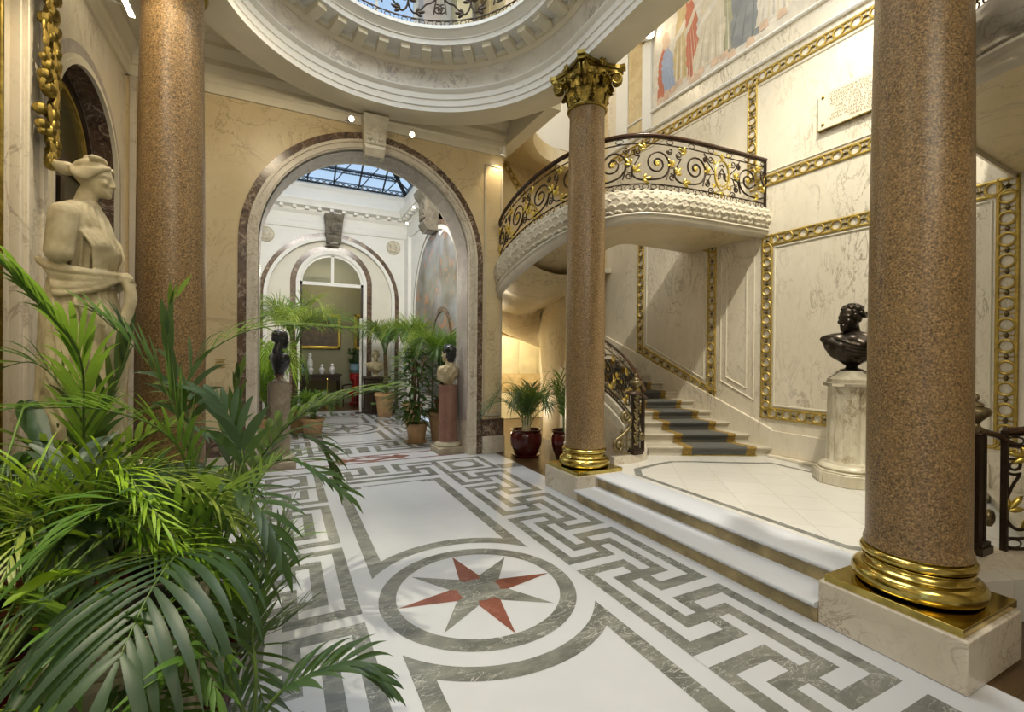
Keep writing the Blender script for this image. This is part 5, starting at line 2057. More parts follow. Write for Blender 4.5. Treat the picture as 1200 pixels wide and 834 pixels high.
# ================================================================== SALON FURNITURE BEYOND THE GARDEN DOOR
t = thing('dark_console_table', 'dark console table under the wide gilt painting beyond the garden door', 'table', (.95, 15.75, 0))
q = MB()
q.box(-.75, -.25, .92, .75, .25, .98)
to_obj('top', q, MT['wframe'], t, bevel=.008)
q = MB()
q.box(-.70, -.22, .78, .70, .22, .92)
to_obj('apron', q, MT['wframe'], t)
for sx in (-1, 1):
    for sy in (-1, 1):
        q = MB()
        q.tube([(sx * .66, sy * .18, .8), (sx * .68, sy * .2, .4), (sx * .64, sy * .18, .0)], [.035, .022, .018], 8)
        to_obj('leg', q, MT['wframe'], t)
random.seed(8)
for i, (x, h, m, lb) in enumerate(((.55, .26, 'blue', 'blue porcelain jar, leftmost on the dark console'), (.80, .24, 'china', 'white porcelain cup beside the blue jar'), (.78, .60, 'china', 'tall white porcelain figure at the middle of the console'), (1.12, .25, 'china', 'white porcelain cup right of the tall figure'), (1.42, .28, 'china', 'white porcelain cup, rightmost on the dark console'))):
    t = thing('porcelain_vase', lb, 'vase', (x, 15.66 + (.14 if h > .5 else 0), .98), 0, 'porcelain on the console')
    q = MB()
    q.lathe([(0, 0), (.05, 0), (.055, .02), (.09, h * .45), (.085, h * .65), (.045, h * .85), (.06, h), (.0, h)], seg=18)
    to_obj('body', q, MT[m], t)
    q = MB()
    q.ell((0, 0, h + .02), (.05, .05, .04), nu=10, nv=6)
    to_obj('lid', q, MT[m], t)
t = thing('red_armchair', 'red upholstered armchair inside the garden door', 'chair', (2.02, 14.7, 0), -2.6)
q = MB()
q.box(-.28, -.28, .40, .28, .28, .50)
to_obj('seat', q, MT['red'], t, bevel=.03)
q = MB()
q.box(-.28, .22, .5, .28, .30, 1.0)
to_obj('backrest', q, MT['red'], t, bevel=.03)
for sx in (-1, 1):
    for sy in (-1, 1):
        q = MB()
        q.tube([(sx * .25, sy * .25, .42), (sx * .27, sy * .26, .0)], [.025, .016], 8)
        to_obj('leg', q, MT['wframe'], t)
    q = MB()
    q.tube(catmull([(sx * .28, .25, .72), (sx * .31, 0, .70), (sx * .29, -.24, .64), (sx * .28, -.24, .45)], 5), .022, 8)
    to_obj('armrest', q, MT['wframe'], t)
t = thing('urn_stand', 'red stand carrying a blue and white urn with dark foliage, beside the armchair', 'plant stand', (2.12, 15.5, 0))
q = MB()
q.lathe([(0, 0), (.20, 0), (.20, .05), (.12, .1), (.12, .75), (.19, .8), (.19, 1.0), (0, 1.0)], seg=20)
to_obj('stand', q, MT['red'], t)
q = MB()
q.lathe([(0, 1.0), (.10, 1.0), (.18, 1.12), (.17, 1.30), (.2, 1.33), (0, 1.33)], seg=20)
part_label(to_obj('urn', q, plain('pale_blue_china', (.25, .42, .52), .2, 0, .2, 9), t), 'pale blue urn')
q = MB()
random.seed(4)
for i in range(60):
    q.ell((random.uniform(-.2, .2), random.uniform(-.2, .2), 1.36 + .4 * random.random() ** 1.5), (.06, .03, .05), rot=Matrix.Rotation(random.uniform(0, 6), 4, V((random.random(), random.random(), 1))), nu=6, nv=4)
to_obj('foliage', q, MT['leaf_d'], t)
t = thing('barrier_post', 'slim pale barrier post at the right jamb of the garden door', 'post', (1.93, 13.2, 0))
q = MB()
q.lathe([(0, 0), (.15, 0), (.15, .015), (.03, .03), (.0, .03)], seg=20)
to_obj('base', q, MT['iron'], t)
q = MB()
q.tube([(0, 0, .02), (0, 0, 2.6)], .035, 10)
to_obj('post', q, MT['lampw'], t)
t = thing('rope_stand', 'small brass rope stand inside the garden door', 'post', (1.18, 14.4, 0))
q = MB()
q.tube([(0, 0, .02), (0, 0, .85)], .016, 8)
q.ell((0, 0, .88), .035, nu=10, nv=6)
to_obj('post', q, MT['brass'], t)
q = MB()
for a in range(3):
    q.tube([(0, 0, .12), (.16 * math.cos(a * 2.1), .16 * math.sin(a * 2.1), .0)], .012, 6)
to_obj('foot', q, MT['brass'], t)
t = thing('low_dark_bench', 'low dark bench with green cushion by the barrier post', 'bench', (2.45, 12.82, 0))
q = MB()
q.box(-.32, -.14, 0, .32, .14, .26)
to_obj('box', q, MT['wframe'], t, bevel=.008)
q = MB()
q.box(-.31, -.13, .26, .31, .13, .31)
to_obj('cushion', q, MT['stalk'], t, bevel=.02)
# ================================================================== PLANTS
UPV = V((0, 0, 1))


def leaflet(q, p, d, nrm, L, wd, droop, m=0, seg=5, fold=.25):
    """narrow folded leaf blade from p along d, bending under its weight"""
    d, nrm = d.normalized(), nrm.normalized()
    s = d.cross(nrm).normalized()
    vs, fs = [], []
    c = p.copy()
    dir_ = d.copy()
    for j in range(seg + 1):
        t = j / seg
        w = wd * (.35 + .65 * min(1, t * 3.2)) * (1 - max(0, (t - .45) / .55) ** 1.6 * .97)
        n2 = s.cross(dir_).normalized() * -1
        if n2.z < 0:
            n2 = -n2
        for k in (-1, 0, 1):
            vs.append(tuple(c + s * (k * w / 2) + (UPV * (abs(k) * w * fold * .5) if 1 else n2)))
        c = c + dir_ * (L / seg)
        dir_ = (dir_ - UPV * (droop * (.3 + t) / seg)).normalized()
    for j in range(seg):
        a = j * 3
        fs += [(a, a + 1, a + 4, a + 3), (a + 1, a + 2, a + 5, a + 4)]
    q.add(vs, fs, m)


def frond(pts, n, L, wd, droop, rnd, spread=1.0, lift=.25, start=.2, r0=.008, seg=5):
    """pinnate palm leaf: rachis through pts, n leaflets a side"""
    q = MB()
    c = catmull(pts, 8)
    P = Path(c)
    q.tube(c, [r0 * (1 - .75 * i / (len(c) - 1)) for i in range(len(c))], 5, 1)
    for i in range(n):
        t = start + (1 - start) * (i + .5) / n
        p = P(P.L * t)
        tg = (P(P.L * min(t + .03, 1)) - P(P.L * max(t - .03, 0))).normalized()
        sd = tg.cross(UPV)
        if sd.length < .12:
            sd = tg.orthogonal()
        sd.normalize()
        nr = sd.cross(tg).normalized()
        if nr.z < 0:
            nr = -nr
        ln = L * (.55 + .45 * math.sin(PI * min(1, (t - start) / (1 - start) * .95 + .12))) * rnd.uniform(.88, 1.08)
        for s in (-1, 1):
            a = math.radians(38 + 34 * t) * spread + rnd.uniform(-.08, .08)
            a = PI / 2 - min(a, 1.45)
            d = sd * (s * math.sin(a)) + tg * math.cos(a) + nr * (lift * rnd.uniform(.6, 1.3))
            leaflet(q, p, d, nr, ln, wd * rnd.uniform(.8, 1.1), droop * rnd.uniform(.7, 1.3), 0, seg)
    tg = (P(P.L) - P(P.L * .95)).normalized()
    leaflet(q, P(P.L), tg, UPV, L * .6, wd, droop, 0, seg)
    return q


def pot_mesh(kind, r, h):
    q = MB()
    if kind == 'glazed':
        q.lathe([(0, 0), (.62 * r, 0), (.68 * r, .02), (.95 * r, .42 * h), (1.0 * r, .62 * h), (.97 * r, .82 * h), (.90 * r, .90 * h), (.95 * r, .95 * h), (1.0 * r, .985 * h), (.96 * r, h), (.86 * r, .99 * h), (.82 * r, .90 * h), (0, .88 * h)], seg=40)
    else:
        q.lathe([(0, 0), (.62 * r, 0), (.66 * r, .03 * h), (.86 * r, .72 * h), (.90 * r, .84 * h), (1.0 * r, .86 * h), (1.0 * r, .98 * h), (.95 * r, h), (.84 * r, .99 * h), (.80 * r, .90 * h), (0, .88 * h)], seg=36)
    return q


def potted(name, label, loc, pot=None, cat='plant', group=None):
    """pot = (kind, r, h, material key, saucer?)"""
    t = thing(name, label, cat, loc, 0, group)
    if pot:
        kind, r, h, m = pot[:4]
        to_obj('pot', pot_mesh(kind, r, h), MT[m], t, smooth=50)
        q = MB()
        q.lathe([(0, .89 * h), (.81 * r, .885 * h), (.4 * r, .93 * h), (0, .94 * h)], seg=24)
        to_obj('soil', q, MT['soil'], t)
        if len(pot) > 4:
            q = MB()
            q.lathe([(0, .0), (.80 * r, .0), (.95 * r, .035), (.92 * r, .04), (.75 * r, .015), (0, .012)], seg=32)
            to_obj('saucer', q, MT[m], t)
    return t


def random_palm(t, seed, n, zs, H, reach, L, wd, leaf, nl=20, droop=1.2, az=None, stem=0, seg=4, lift=.25, box=None):
    rnd = random.Random(seed)
    if stem:
        q = MB()
        q.tube(catmull([(0, 0, zs), (.02, .01, zs + stem * .5), (.0, .02, zs + stem)], 6), [.065 - .02 * i / 12 for i in range(13)], 10)
        to_obj('trunk', q, MT['trunk'], t)
    z0 = zs + stem
    for i in range(n):
        a = (2 * PI * i / n + rnd.uniform(-.3, .3)) if az is None else rnd.uniform(*az)
        k = rnd.uniform(.35, 1.0)
        rr, hh = reach * (.45 + .55 * k), H * (1.05 - .45 * k) * rnd.uniform(.85, 1.1)
        ca, sa = math.cos(a), math.sin(a)
        if box:
            lim = 1e9
            for c_, b_, lo_, hi_ in ((ca, t.location.x, box[0], box[1]), (sa, t.location.y, box[2], box[3])):
                if c_ > .02:
                    lim = min(lim, (hi_ - b_) / c_)
                elif c_ < -.02:
                    lim = min(lim, (lo_ - b_) / c_)
            rr = max(.12, min(rr, lim * .8 - L * .35))
        pts = [(.03 * ca, .03 * sa, z0), (.18 * rr * ca, .18 * rr * sa, z0 + .55 * hh), (.5 * rr * ca, .5 * rr * sa, z0 + .95 * hh), (.82 * rr * ca, .82 * rr * sa, z0 + .95 * hh), (rr * ca, rr * sa, z0 + .72 * hh)]
        to_obj('frond', frond(pts, nl, L, wd, droop, rnd, seg=seg, lift=lift), [MT[leaf if isinstance(leaf, str) else rnd.choice(leaf)], MT['stalk']], t, smooth=180)


# --- two glazed pots by the passage
a = potted('potted_palm', 'bushy dark palm in an oxblood glazed pot at the pier', (3.56, 6.60, 0), ('glazed', .26, .44, 'glaze', 1))
random_palm(a, 21, 13, .40, .85, .92, .34, .015, ['leaf_d', 'leaf_b'], 28, 1.9, box=(2.2, 4.6, 5.2, 6.98))
q = MB()
for k in range(9):
    f = k * 2 * PI / 9
    q.tube([(.06 * math.cos(f), .06 * math.sin(f), .34), (.045 * math.cos(f), .045 * math.sin(f), .62)], [.022, .012], 6)
to_obj('stem_cluster', q, MT['statue'], a)
a = potted('potted_palm', 'slim palm in an oxblood glazed pot half behind the central column', (4.02, 6.14, 0), ('glazed', .23, .46, 'glaze'))
random_palm(a, 33, 9, .40, 1.15, .50, .28, .022, ['leaf_d', 'leaf_m'], 13, 1.0)
# --- winter garden, right side
a = potted('ficus_bush', 'glossy dark bush in a buff clay pot beside the right bust', (2.24, 8.42, 0), ('clay', .21, .37, 'terra', 1))
rnd = random.Random(6)
q = MB()
for k in range(5):
    q.tube(catmull([(0, 0, .33), (rnd.uniform(-.08, .08), rnd.uniform(-.08, .08), .8), (rnd.uniform(-.25, .2), rnd.uniform(-.2, .2), 1.5)], 5), .011, 5)
to_obj('stem', q, MT['trunk'], a)
for b in range(12):
    q = MB()
    for i in range(42):
        z = rnd.uniform(.42, 1.72)
        rr = .47 * math.sin(PI * min(1, (z - .30) / 1.5)) ** .6
        f = rnd.uniform(0, 2 * PI)
        k = rnd.uniform(.3, 1) * rr
        p = V((k * math.cos(f) - .03, k * math.sin(f), z))
        leaflet(q, p, V((math.cos(f), math.sin(f), rnd.uniform(-.4, .5))), UPV, rnd.uniform(.20, .32), .062, 1.6, 0, 4)
    to_obj('foliage', q, [MT['leaf_d']], a, smooth=180)
a = potted('potted_palm', 'palm in a small red pot set in a large clay urn behind the right bust', (2.72, 8.40, 0), ('clay', .29, .58, 'terra'))
q = pot_mesh('clay', .14, .26)
o = to_obj('inner_pot', q, MT['terra2'], a, smooth=50)
o.location = (-.02, -.02, .52)
random_palm(a, 44, 20, .7, .85, .95, .45, .016, ['leaf_m', 'leaf_y', 'leaf_m'], 22, 1.3, stem=.55, box=(-.8, 3.22, 7.7, 13.4))
a = potted('potted_palm', 'tall slim-trunked palm in a buff clay pot near the garden back corner', (2.42, 12.3, 0), ('clay', .27, .62, 'terra'))
random_palm(a, 52, 20, .55, .85, 1.1, .48, .017, ['leaf_m', 'leaf_y', 'leaf_b'], 20, 1.3, stem=1.1, box=(-.8, 3.22, 7.7, 13.4))
a = potted('potted_palm', 'palm with yellowish fronds against the painted mirror', (2.72, 10.6, 0), ('clay', .25, .5, 'terra'))
random_palm(a, 58, 18, .45, .95, .9, .45, .017, ['leaf_y', 'leaf_m'], 20, 1.2, stem=1.1, box=(-.8, 3.22, 7.7, 13.4))
# --- winter garden, left side
a = potted('potted_palm', 'dark-trunked fan of yellow-green fronds left of the garden door', (.22, 10.5, 0), ('clay', .27, .5, 'terra'))
random_palm(a, 61, 24, .45, .95, 1.35, .58, .015, ['leaf_y', 'leaf_m', 'leaf_d'], 26, 1.9, stem=1.35, box=(-.8, 3.22, 7.7, 13.4))
a = potted('potted_palm', 'drooping yellow-green palm behind the black bust', (-.22, 9.2, 0), ('clay', .27, .5, 'terra'))
random_palm(a, 66, 22, .45, 1.55, .75, .42, .017, ['leaf_y', 'leaf_l', 'leaf_m'], 24, 2.2, box=(-.8, 3.22, 7.7, 13.4))
a = potted('potted_palm', 'low leafy palm at the foot of the dark-trunked palm', (.55, 9.9, 0), ('clay', .22, .36, 'terra'))
random_palm(a, 67, 12, .33, .55, .5, .30, .03, ['leaf_m', 'leaf_d'], 16, 1.4, box=(-.8, 3.22, 7.7, 13.4))

# ------------------------------------------------------------------ foreground jungle
def hero(t, name, pix, n, L, wd, droop, leaf, seed, **k):
    o = V(t.location)
    pts = [at(*p) - o for p in pix]
    ob = to_obj(name, frond(pts, n, L, wd, droop, random.Random(seed), **k), [MT[leaf], MT['stalk']], t, smooth=180)
    return ob


# carved stone planter
pl = thing('stone_planter', 'square carved stone planter under the big drooping palm frond', 'planter', (-.52, 2.26, 0), math.radians(4))
q = MB()
q.box(-.25, -.25, 0, .25, .25, .07)
q.box(-.22, -.22, .07, .22, .22, .54)
q.box(-.24, -.24, .54, .24, .24, .60)
q.box(-.25, -.25, .60, .25, .25, .63)
to_obj('box', q, MT['stone'], pl, bevel=.012)
for k in range(4):
    q = MB()
    M = Matrix.Rotation(k * PI / 2, 4, 'Z')
    for a, b, c, d in ((-.17, .13, .17, .16), (-.17, .49, .17, .52), (-.19, .13, -.16, .52), (.16, .13, .19, .52)):
        q.box(a, -.235, b, c, -.215, d, 0, M)
    q.ell(tuple(M @ V((0, -.225, .32))), (.09, .09, .12), nu=12, nv=8)
    to_obj('relief_panel', q, MT['stone'], pl)
q = MB()
q.box(-.21, -.21, .60, .21, .21, .634)
to_obj('soil', q, MT['soil'], pl)

kp_ = potted('kentia_palm', 'large kentia palm in the stone planter with a big frond drooping to the camera', (-.52, 2.26, .63))
hero(kp_, 'frond', [(232, 720, 2.15), (236, 660, 2.0), (212, 648, 1.78), (178, 690, 1.55), (138, 775, 1.35)], 18, .60, .036, 2.3, 'leaf_b', 1, start=.28, lift=.06, seg=9, spread=.8)
hero(kp_, 'frond', [(225, 720, 2.2), (236, 600, 2.25), (205, 480, 2.2), (165, 415, 2.15), (112, 366, 2.1)], 13, .30, .034, .55, 'leaf_m', 2, start=.35, seg=6, spread=1.25)
hero(kp_, 'frond', [(240, 720, 2.2), (232, 560, 2.3), (200, 440, 2.35), (196, 372, 2.4), (207, 348, 2.4)], 5, .24, .036, .4, 'leaf_d', 3, start=.55, seg=6, spread=1.35)
hero(kp_, 'frond', [(240, 720, 2.25), (228, 540, 2.4), (222, 440, 2.5), (300, 385, 2.65), (415, 385, 2.9)], 18, .32, .036, 1.9, 'leaf_b', 4, start=.42, seg=7)
hero(kp_, 'frond', [(236, 720, 2.2), (222, 560, 2.2), (190, 505, 2.1), (120, 480, 1.95), (40, 478, 1.8)], 16, .30, .032, 1.2, 'leaf_m', 5, start=.4, seg=6)
hero(kp_, 'frond', [(244, 720, 2.2), (262, 600, 2.3), (285, 540, 2.35), (262, 480, 2.4), (212, 455, 2.4)], 11, .28, .05, 1.3, 'leaf_b', 6, start=.35, seg=6)
hero(kp_, 'frond', [(240, 730, 2.15), (232, 640, 2.05), (195, 600, 1.9), (130, 590, 1.75), (60, 640, 1.6)], 16, .34, .030, 1.3, 'leaf_m', 7, start=.35, seg=6)
hero(kp_, 'frond', [(244, 725, 2.2), (246, 620, 2.1), (262, 575, 1.95), (300, 590, 1.8), (325, 640, 1.72)], 12, .30, .034, 1.2, 'leaf_d', 8, start=.4, seg=6)
# tall palm whose frond enters at the left edge
k2_ = potted('kentia_palm', 'tall kentia palm with one frond reaching up past the statue', (-1.02, 2.75, 0), ('glazed', .24, .42, 'glaze'))
hero(k2_, 'frond', [(100, 700, 2.9), (98, 520, 2.6), (95, 425, 2.3), (58, 370, 2.0), (-12, 295, 1.75)], 20, .42, .026, 1.3, 'leaf_m', 11, start=.42, seg=7, spread=1.3)
hero(k2_, 'frond', [(102, 700, 2.9), (104, 540, 2.8), (82, 470, 2.7), (40, 425, 2.6), (-20, 440, 2.5)], 16, .34, .05, 1.4, 'leaf_d', 12, start=.4, seg=6)
hero(k2_, 'frond', [(100, 700, 2.9), (110, 530, 2.9), (140, 440, 2.9), (150, 395, 2.9), (120, 372, 2.85)], 9, .34, .05, .9, 'leaf_b', 13, start=.5, seg=6, spread=1.2)
hero(k2_, 'frond', [(104, 700, 2.9), (120, 580, 2.9), (160, 520, 2.9), (210, 500, 2.9), (262, 520, 2.9)], 14, .34, .045, 1.2, 'leaf_b', 14, start=.4, seg=6)
hero(k2_, 'frond', [(100, 700, 2.9), (90, 580, 2.8), (50, 530, 2.6), (10, 540, 2.4), (-30, 590, 2.2)], 14, .34, .04, 1.2, 'leaf_d', 15, start=.4, seg=6)
# palm between planter and aisle arching over the floor
k3_ = potted('kentia_palm', 'kentia palm arching over the marble floor towards the garden arch', (-.62, 3.35, 0), ('glazed', .22, .40, 'glaze'))
hero(k3_, 'frond', [(262, 640, 3.1), (285, 575, 2.95), (318, 520, 2.85), (368, 478, 2.8), (452, 455, 2.8)], 15, .36, .045, 1.4, 'leaf_b', 21, start=.40, seg=7)
hero(k3_, 'frond', [(262, 640, 3.1), (275, 590, 2.9), (300, 550, 2.75), (345, 540, 2.6), (400, 575, 2.5)], 12, .30, .038, 1.2, 'leaf_d', 22, start=.4, seg=6)
hero(k3_, 'frond', [(258, 640, 3.1), (268, 560, 3.1), (262, 500, 3.1), (225, 470, 3.1), (180, 480, 3.0)], 12, .32, .05, 1.1, 'leaf_b', 23, start=.4, seg=6)
hero(k3_, 'frond', [(262, 640, 3.1), (300, 560, 3.0), (330, 510, 3.0), (372, 520, 3.0), (392, 560, 3.0)], 10, .32, .05, 1.6, 'leaf_d', 24, start=.4, seg=6)
hero(k3_, 'frond', [(258, 640, 3.1), (272, 600, 3.1), (276, 540, 3.15), (275, 480, 3.2), (282, 440, 3.2)], 6, .26, .05, .4, 'leaf_d', 25, start=.5, seg=6, spread=1.4)
# spiky parlour palm by the pavement
k4_ = potted('parlour_palm', 'spiky parlour palm with leaflets jutting right over the key-pattern floor', (-.36, 2.42, 0), ('glazed', .20, .36, 'glaze'))
for i, px in enumerate(([(262, 800, 2.2), (270, 700, 2.15), (285, 620, 2.1), (300, 570, 2.1), (318, 545, 2.1)], [(262, 800, 2.2), (285, 720, 2.1), (300, 670, 2.05), (318, 640, 2.0), (345, 630, 2.0)], [(262, 800, 2.2), (288, 740, 2.1), (302, 700, 2.0), (312, 660, 1.95), (335, 605, 1.95)], [(262, 800, 2.2), (272, 740, 2.2), (262, 660, 2.3), (270, 600, 2.3), (285, 570, 2.3)], [(262, 800, 2.2), (290, 760, 2.1), (305, 740, 2.0), (325, 735, 1.95), (350, 715, 1.95)], [(262, 800, 2.2), (280, 760, 2.0), (290, 760, 1.9), (300, 790, 1.8), (310, 830, 1.7)], [(262, 800, 2.2), (255, 720, 2.0), (245, 700, 1.85), (225, 730, 1.7), (205, 790, 1.6)])):
    hero(k4_, 'frond', px, 15, .26, .020, .5, ['leaf_m', 'leaf_m', 'leaf_d', 'leaf_m', 'leaf_d', 'leaf_d', 'leaf_d'][i], 31 + i, start=.3, seg=5, spread=.9)
# dense under-storey of the planter group
k45 = potted('dwarf_palm', 'dense dwarf palm filling the lower left foreground', (-.60, 1.72, 0), ('glazed', .17, .30, 'glaze'))
rnd = random.Random(5)
for i in range(10):
    tx, ty = rnd.uniform(-20, 250), rnd.uniform(730, 870)
    D = rnd.uniform(1.35, 1.75)
    hero(k45, 'frond', [(110, 900, 1.65), (110 + (tx - 110) * .2, 800, 1.65), (110 + (tx - 110) * .6, ty - 20, (1.65 + D) / 2), (tx, ty, D), (tx + (tx - 110) * .25, ty + 60, D - .1)], 13, .24, .022, 1.2, rnd.choice(['leaf_d', 'leaf_m', 'leaf_d', 'leaf_l']), 180 + i, start=.4, seg=5)
# small frond over the front edge
k5_ = potted('young_palm', 'young palm in an oxblood pot at the bottom edge, one frond lying over the floor', (-.07, 1.62, 0), ('glazed', .15, .32, 'glaze'))
hero(k5_, 'frond', [(296, 860, 1.55), (325, 815, 1.55), (362, 792, 1.58), (405, 780, 1.62), (445, 800, 1.62)], 12, .21, .034, 1.2, 'leaf_b', 41, start=.3, seg=6)
hero(k5_, 'frond', [(296, 860, 1.55), (270, 800, 1.5), (240, 770, 1.45), (200, 790, 1.4), (170, 850, 1.35)], 12, .22, .03, 1.2, 'leaf_m', 42, start=.3, seg=6)
hero(k5_, 'frond', [(296, 860, 1.55), (300, 790, 1.6), (296, 735, 1.65), (310, 690, 1.7), (340, 665, 1.75)], 8, .16, .02, .6, 'leaf_d', 43, start=.4, seg=5)
# lime coloured sedge-like clump at the left
k6_ = potted('lime_parlour_palm', 'bright lime feathery palm glowing beside the stone planter', (-1.05, 2.05, 0), ('glazed', .22, .40, 'glaze2'))
rnd = random.Random(77)
for i in range(17):
    bx, by = rnd.uniform(50, 90), rnd.uniform(770, 830)
    tx, ty = rnd.uniform(-40, 235), rnd.uniform(548, 640)
    D = rnd.uniform(1.65, 2.25)
    mx = (bx + tx) / 2
    hero(k6_, 'frond', [(bx, by, 2.1), (bx + (tx - bx) * .15, 700, 2.05), (bx + (tx - bx) * .45, ty - 5, (2.05 + D) / 2), (tx, ty, D), (tx + (tx - bx) * .35, ty + 45, D - .12)], 16, .27, .0115, 1.0, rnd.choice(['leaf_l', 'leaf_l', 'leaf_m', 'leaf_y']), 80 + i, start=.45, seg=5)
# broad-leaved plant
k7_ = potted('peace_lily', 'broad-leaved lime-green plant low among the palms at the left', (-.86, 1.86, 0), ('glazed', .2, .5, 'glaze2'))
def broad(t, p0, p1, p2, wd, leaf):
    o = V(t.location)
    a, b, c = (at(*p) - o for p in (p0, p1, p2))
    q = MB()
    q.tube(catmull([V((0, 0, .5)), (V((0, 0, .5)) + a) / 2 + V((0, 0, .1)), a], 6), .006, 5, 1)
    cv = catmull([a, b, c], 7)
    d = (c - a).normalized()
    s = d.cross(UPV).normalized()
    rows_ = []
    for i, p in enumerate(cv):
        u = i / (len(cv) - 1)
        w = wd * math.sin(PI * min(1, .06 + u * .94)) ** .75 * (1 - .25 * u)
        rows_.append([tuple(p + s * (k * w / 2) + UPV * (abs(k) * w * .22)) for k in (-1, -.5, 0, .5, 1)])
    q.rings(rows_, 0, closed=False, cap=False)
    to_obj('leaf', q, [MT[leaf], MT['stalk']], t, smooth=180)


for i, (p0, p1, p2, wd, lf) in enumerate((((110, 672, 1.75), (60, 680, 1.6), (2, 712, 1.5), .10, 'leaf_l'), ((105, 630, 1.9), (75, 625, 1.85), (40, 632, 1.8), .06, 'leaf_l'), ((150, 610, 2.0), (110, 600, 1.95), (80, 592, 1.9), .07, 'leaf_l'), ((130, 660, 1.85), (170, 640, 1.9), (215, 645, 1.95), .09, 'leaf_m'), ((60, 720, 1.7), (30, 700, 1.6), (-10, 690, 1.5), .11, 'leaf_m'), ((120, 740, 1.6), (150, 720, 1.5), (190, 730, 1.45), .10, 'leaf_d'), ((60, 770, 1.6), (40, 800, 1.5), (10, 840, 1.4), .10, 'leaf_d'), ((170, 560, 2.4), (200, 570, 2.4), (240, 590, 2.35), .13, 'leaf_y'), ((210, 545, 2.5), (240, 560, 2.5), (275, 590, 2.45), .13, 'leaf_b'), ((30, 470, 2.6), (40, 500, 2.55), (60, 540, 2.5), .14, 'leaf_d'), ((100, 600, 2.1), (95, 640, 2.0), (100, 690, 1.95), .08, 'leaf_y'))):
    broad(k7_, p0, p1, p2, wd, lf)
# dense low foliage behind
k8_ = potted('aspidistra', 'dense dark-leaved plant behind the stone planter', (-.92, 3.02, 0), ('clay', .24, .4, 'terra2'))
random_palm(k8_, 91, 16, .36, .75, .75, .34, .05, ['leaf_d', 'leaf_b', 'leaf_d'], 13, 1.3, seg=5)
k9_ = potted('aspidistra', 'leafy plant at the left wall below the statue', (-1.36, 3.22, 0), ('clay', .24, .4, 'terra2'))
random_palm(k9_, 92, 14, .36, .8, .6, .32, .05, ['leaf_m', 'leaf_b', 'leaf_d'], 13, 1.3, seg=5, box=(-1.65, 0, 2.2, 3.6))
k10 = potted('aspidistra', 'low variegated plant between the left column and the planter', (-.56, 3.82, 0), ('clay', .2, .3, 'terra2'))
random_palm(k10, 93, 14, .26, .55, .5, .26, .05, ['leaf_y', 'leaf_m', 'leaf_b'], 12, 1.3, seg=5)
rp = potted('begonia', 'small pink-flowered plant at the pavement edge', (-.42, 2.98, 0), ('clay', .13, .24, 'terra2'))
random_palm(rp, 95, 10, .2, .32, .25, .14, .045, ['leaf_d', 'leaf_m'], 8, 1.0)
rnd = random.Random(3)
pk = plain('pink_petal', (.55, .05, .12), .6)
for i in range(9):
    q = MB()
    c_ = (rnd.uniform(-.12, .12), rnd.uniform(-.12, .12), rnd.uniform(.42, .60))
    for j in range(5):
        q.ell((c_[0] + .014 * math.cos(j * 1.257), c_[1] + .014 * math.sin(j * 1.257), c_[2]), (.013, .013, .007), nu=7, nv=5)
    to_obj('flower', q, pk, rp)

# ================================================================== LIGHT
def area(name, loc, to, sx, sy, power, col):
    L = bpy.data.lights.new(name, 'AREA')
    L.shape, L.size, L.size_y, L.energy, L.color = 'RECTANGLE', sx, sy, power, col
    o = bpy.data.objects.new(name, L)
    COL.objects.link(o)
    o.location = loc
    o.rotation_euler = (V(to) - V(loc)).to_track_quat('-Z', 'Y').to_euler()
    return o


def point(name, loc, power, col, r=.05):
    L = bpy.data.lights.new(name, 'POINT')
    L.energy, L.color, L.shadow_soft_size = power, col, r
    o = bpy.data.objects.new(name, L)
    COL.objects.link(o)
    o.location = loc
    return o


w_ = bpy.data.worlds.new('dusk')
bpy.context.scene.world = w_
w_.use_nodes = True
nt = w_.node_tree
bg = nt.nodes['Background']
tc = nt.nodes.new('ShaderNodeTexCoord')
sp = nt.nodes.new('ShaderNodeSeparateXYZ')
rp_ = nt.nodes.new('ShaderNodeValToRGB')
nt.links.new(tc.outputs['Generated'], sp.inputs[0])
nt.links.new(sp.outputs['Z'], rp_.inputs[0])
rp_.color_ramp.elements[0].position, rp_.color_ramp.elements[0].color = 0, (.62, .74, .88, 1)
rp_.color_ramp.elements[1].position, rp_.color_ramp.elements[1].color = .8, (.50, .70, .97, 1)
nt.links.new(rp_.outputs[0], bg.inputs[0])
bg.inputs[1].default_value = 1.6

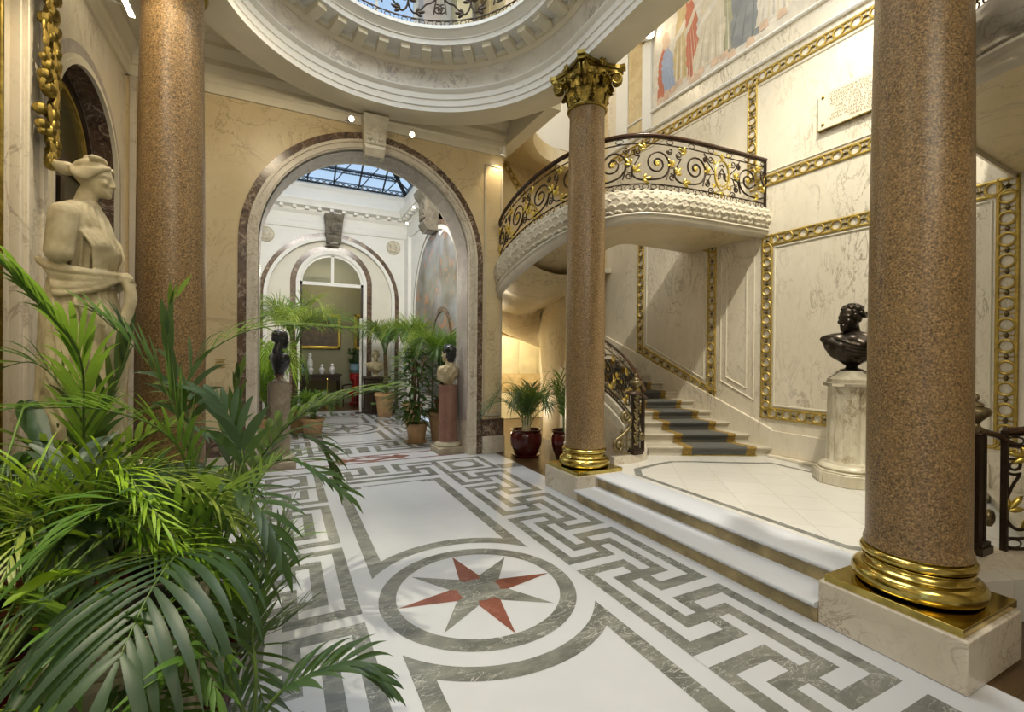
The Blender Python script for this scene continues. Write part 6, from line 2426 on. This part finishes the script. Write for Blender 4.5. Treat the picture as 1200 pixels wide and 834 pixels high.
NEU, WRM, AMB = (.84, .93, 1), (1, .83, .57), (1, .86, .60)
area('oval_fill', (1.25, 3.7, 8.9), (1.25, 3.9, 0), 3.0, 4.5, 390, NEU)  # unseen area light added above the oval; the ceiling overhead is closed
area('stair_fill', (4.9, 2.2, 8.4), (5.2, 3.2, 0), 1.6, 1.6, 150, (1, .9, .7))  # added area light over the stairwell, out of view; no roof opening there
lens_dir(None, (3.75, .98, 8.5), (1.6, 2.7, -7.6), 1.15, 3000, (1, .94, .80), .06)
lens_dir(None, (3.9, 3.0, 5.9), (1, .05, -.05), 2.2, 70, (1, .93, .78), .15)  # unseen wash spot brightening the right wall
point('passage_lamp', (3.75, 10.1, .30), 150, AMB, .05)
point('passage_lamp', (4.8, 9.6, 2.3), 120, AMB, .1)
area('garden_fill', (1.22, 8.35, 5.7), (1.22, 11.5, 1.0), 2.4, .5, 330, (1, .95, .86))  # unseen area light added behind the arch top to brighten the garden
area('aisle_lamps', (-1.45, 1.6, 5.2), (-1.0, 3.6, 0), .6, 1.2, 60, (1, .88, .70))
lens_dir(None, (-1.5, 2.3, 4.9), (.26, .02, -1), 1.0, 900, (1, .90, .66), .06)
area('front_fill', (.6, -1.6, 4.6), (1.2, 4.0, .6), 2.6, 1.6, 105, (1, .88, .68))  # fill light added behind the camera for the walls and columns facing it
lens_dir(None, (1.5, -1.3, 4.3), (1.8, 2.6, -3.2), .75, 150, WRM, .08)  # extra spot with no fixture, added to brighten the nearest column
point('salon_lamp', (1.2, 14.9, 4.0), 90, (1, .86, .6), .15)
point('upper_gallery_lamp', (4.2, 7.4, 7.6), 60, WRM, .2)
lens_dir(None, (-.75, 4.0, 5.0), (-.25, .18, -1), 1.2, 210, WRM, .05)
lens_dir(None, (-.2, 4.9, 5.0), (-.1, 1, -.85), 2.2, 80, WRM, .2)  # wash added on the great arch wall, no lamp body modelled
# walls closing the hall behind the camera
c = MB()
c.box(-1.8, -3.1, 0, 6.4, -3.0, 9.6)
struct('wall_front', c, MT['wall_pale'])
c = MB()
c.box(-3.2, -3.1, 9.3, 6.5, 8.4, 9.6)
struct('ceiling', c, MT['white'])
c = MB()
c.box(-1.9, -3.1, 6.0, -1.75, 8.3, 9.4)
struct('wall_gallery_left', c, MT['white'])
c = MB()
c.box(-1.75, -3.1, 5.56, 3.5, -1.6, 5.7)
struct('ceiling', c, MT['plaster'])
c = MB()
c.box(-1.8, -3.1, -.08, 6.3, -1.6, 0)
struct('floor', c, MT['floor_w'])
sc = bpy.context.scene
sc.view_settings.view_transform = 'Standard'
sc.view_settings.look = 'None'
sc.view_settings.exposure = -.56
sc.view_settings.gamma = 1
sc.cycles.max_bounces = 8
sc.cycles.diffuse_bounces = 4
sc.cycles.caustics_reflective = sc.cycles.caustics_refractive = False
sc.cycles.sample_clamp_indirect = 6
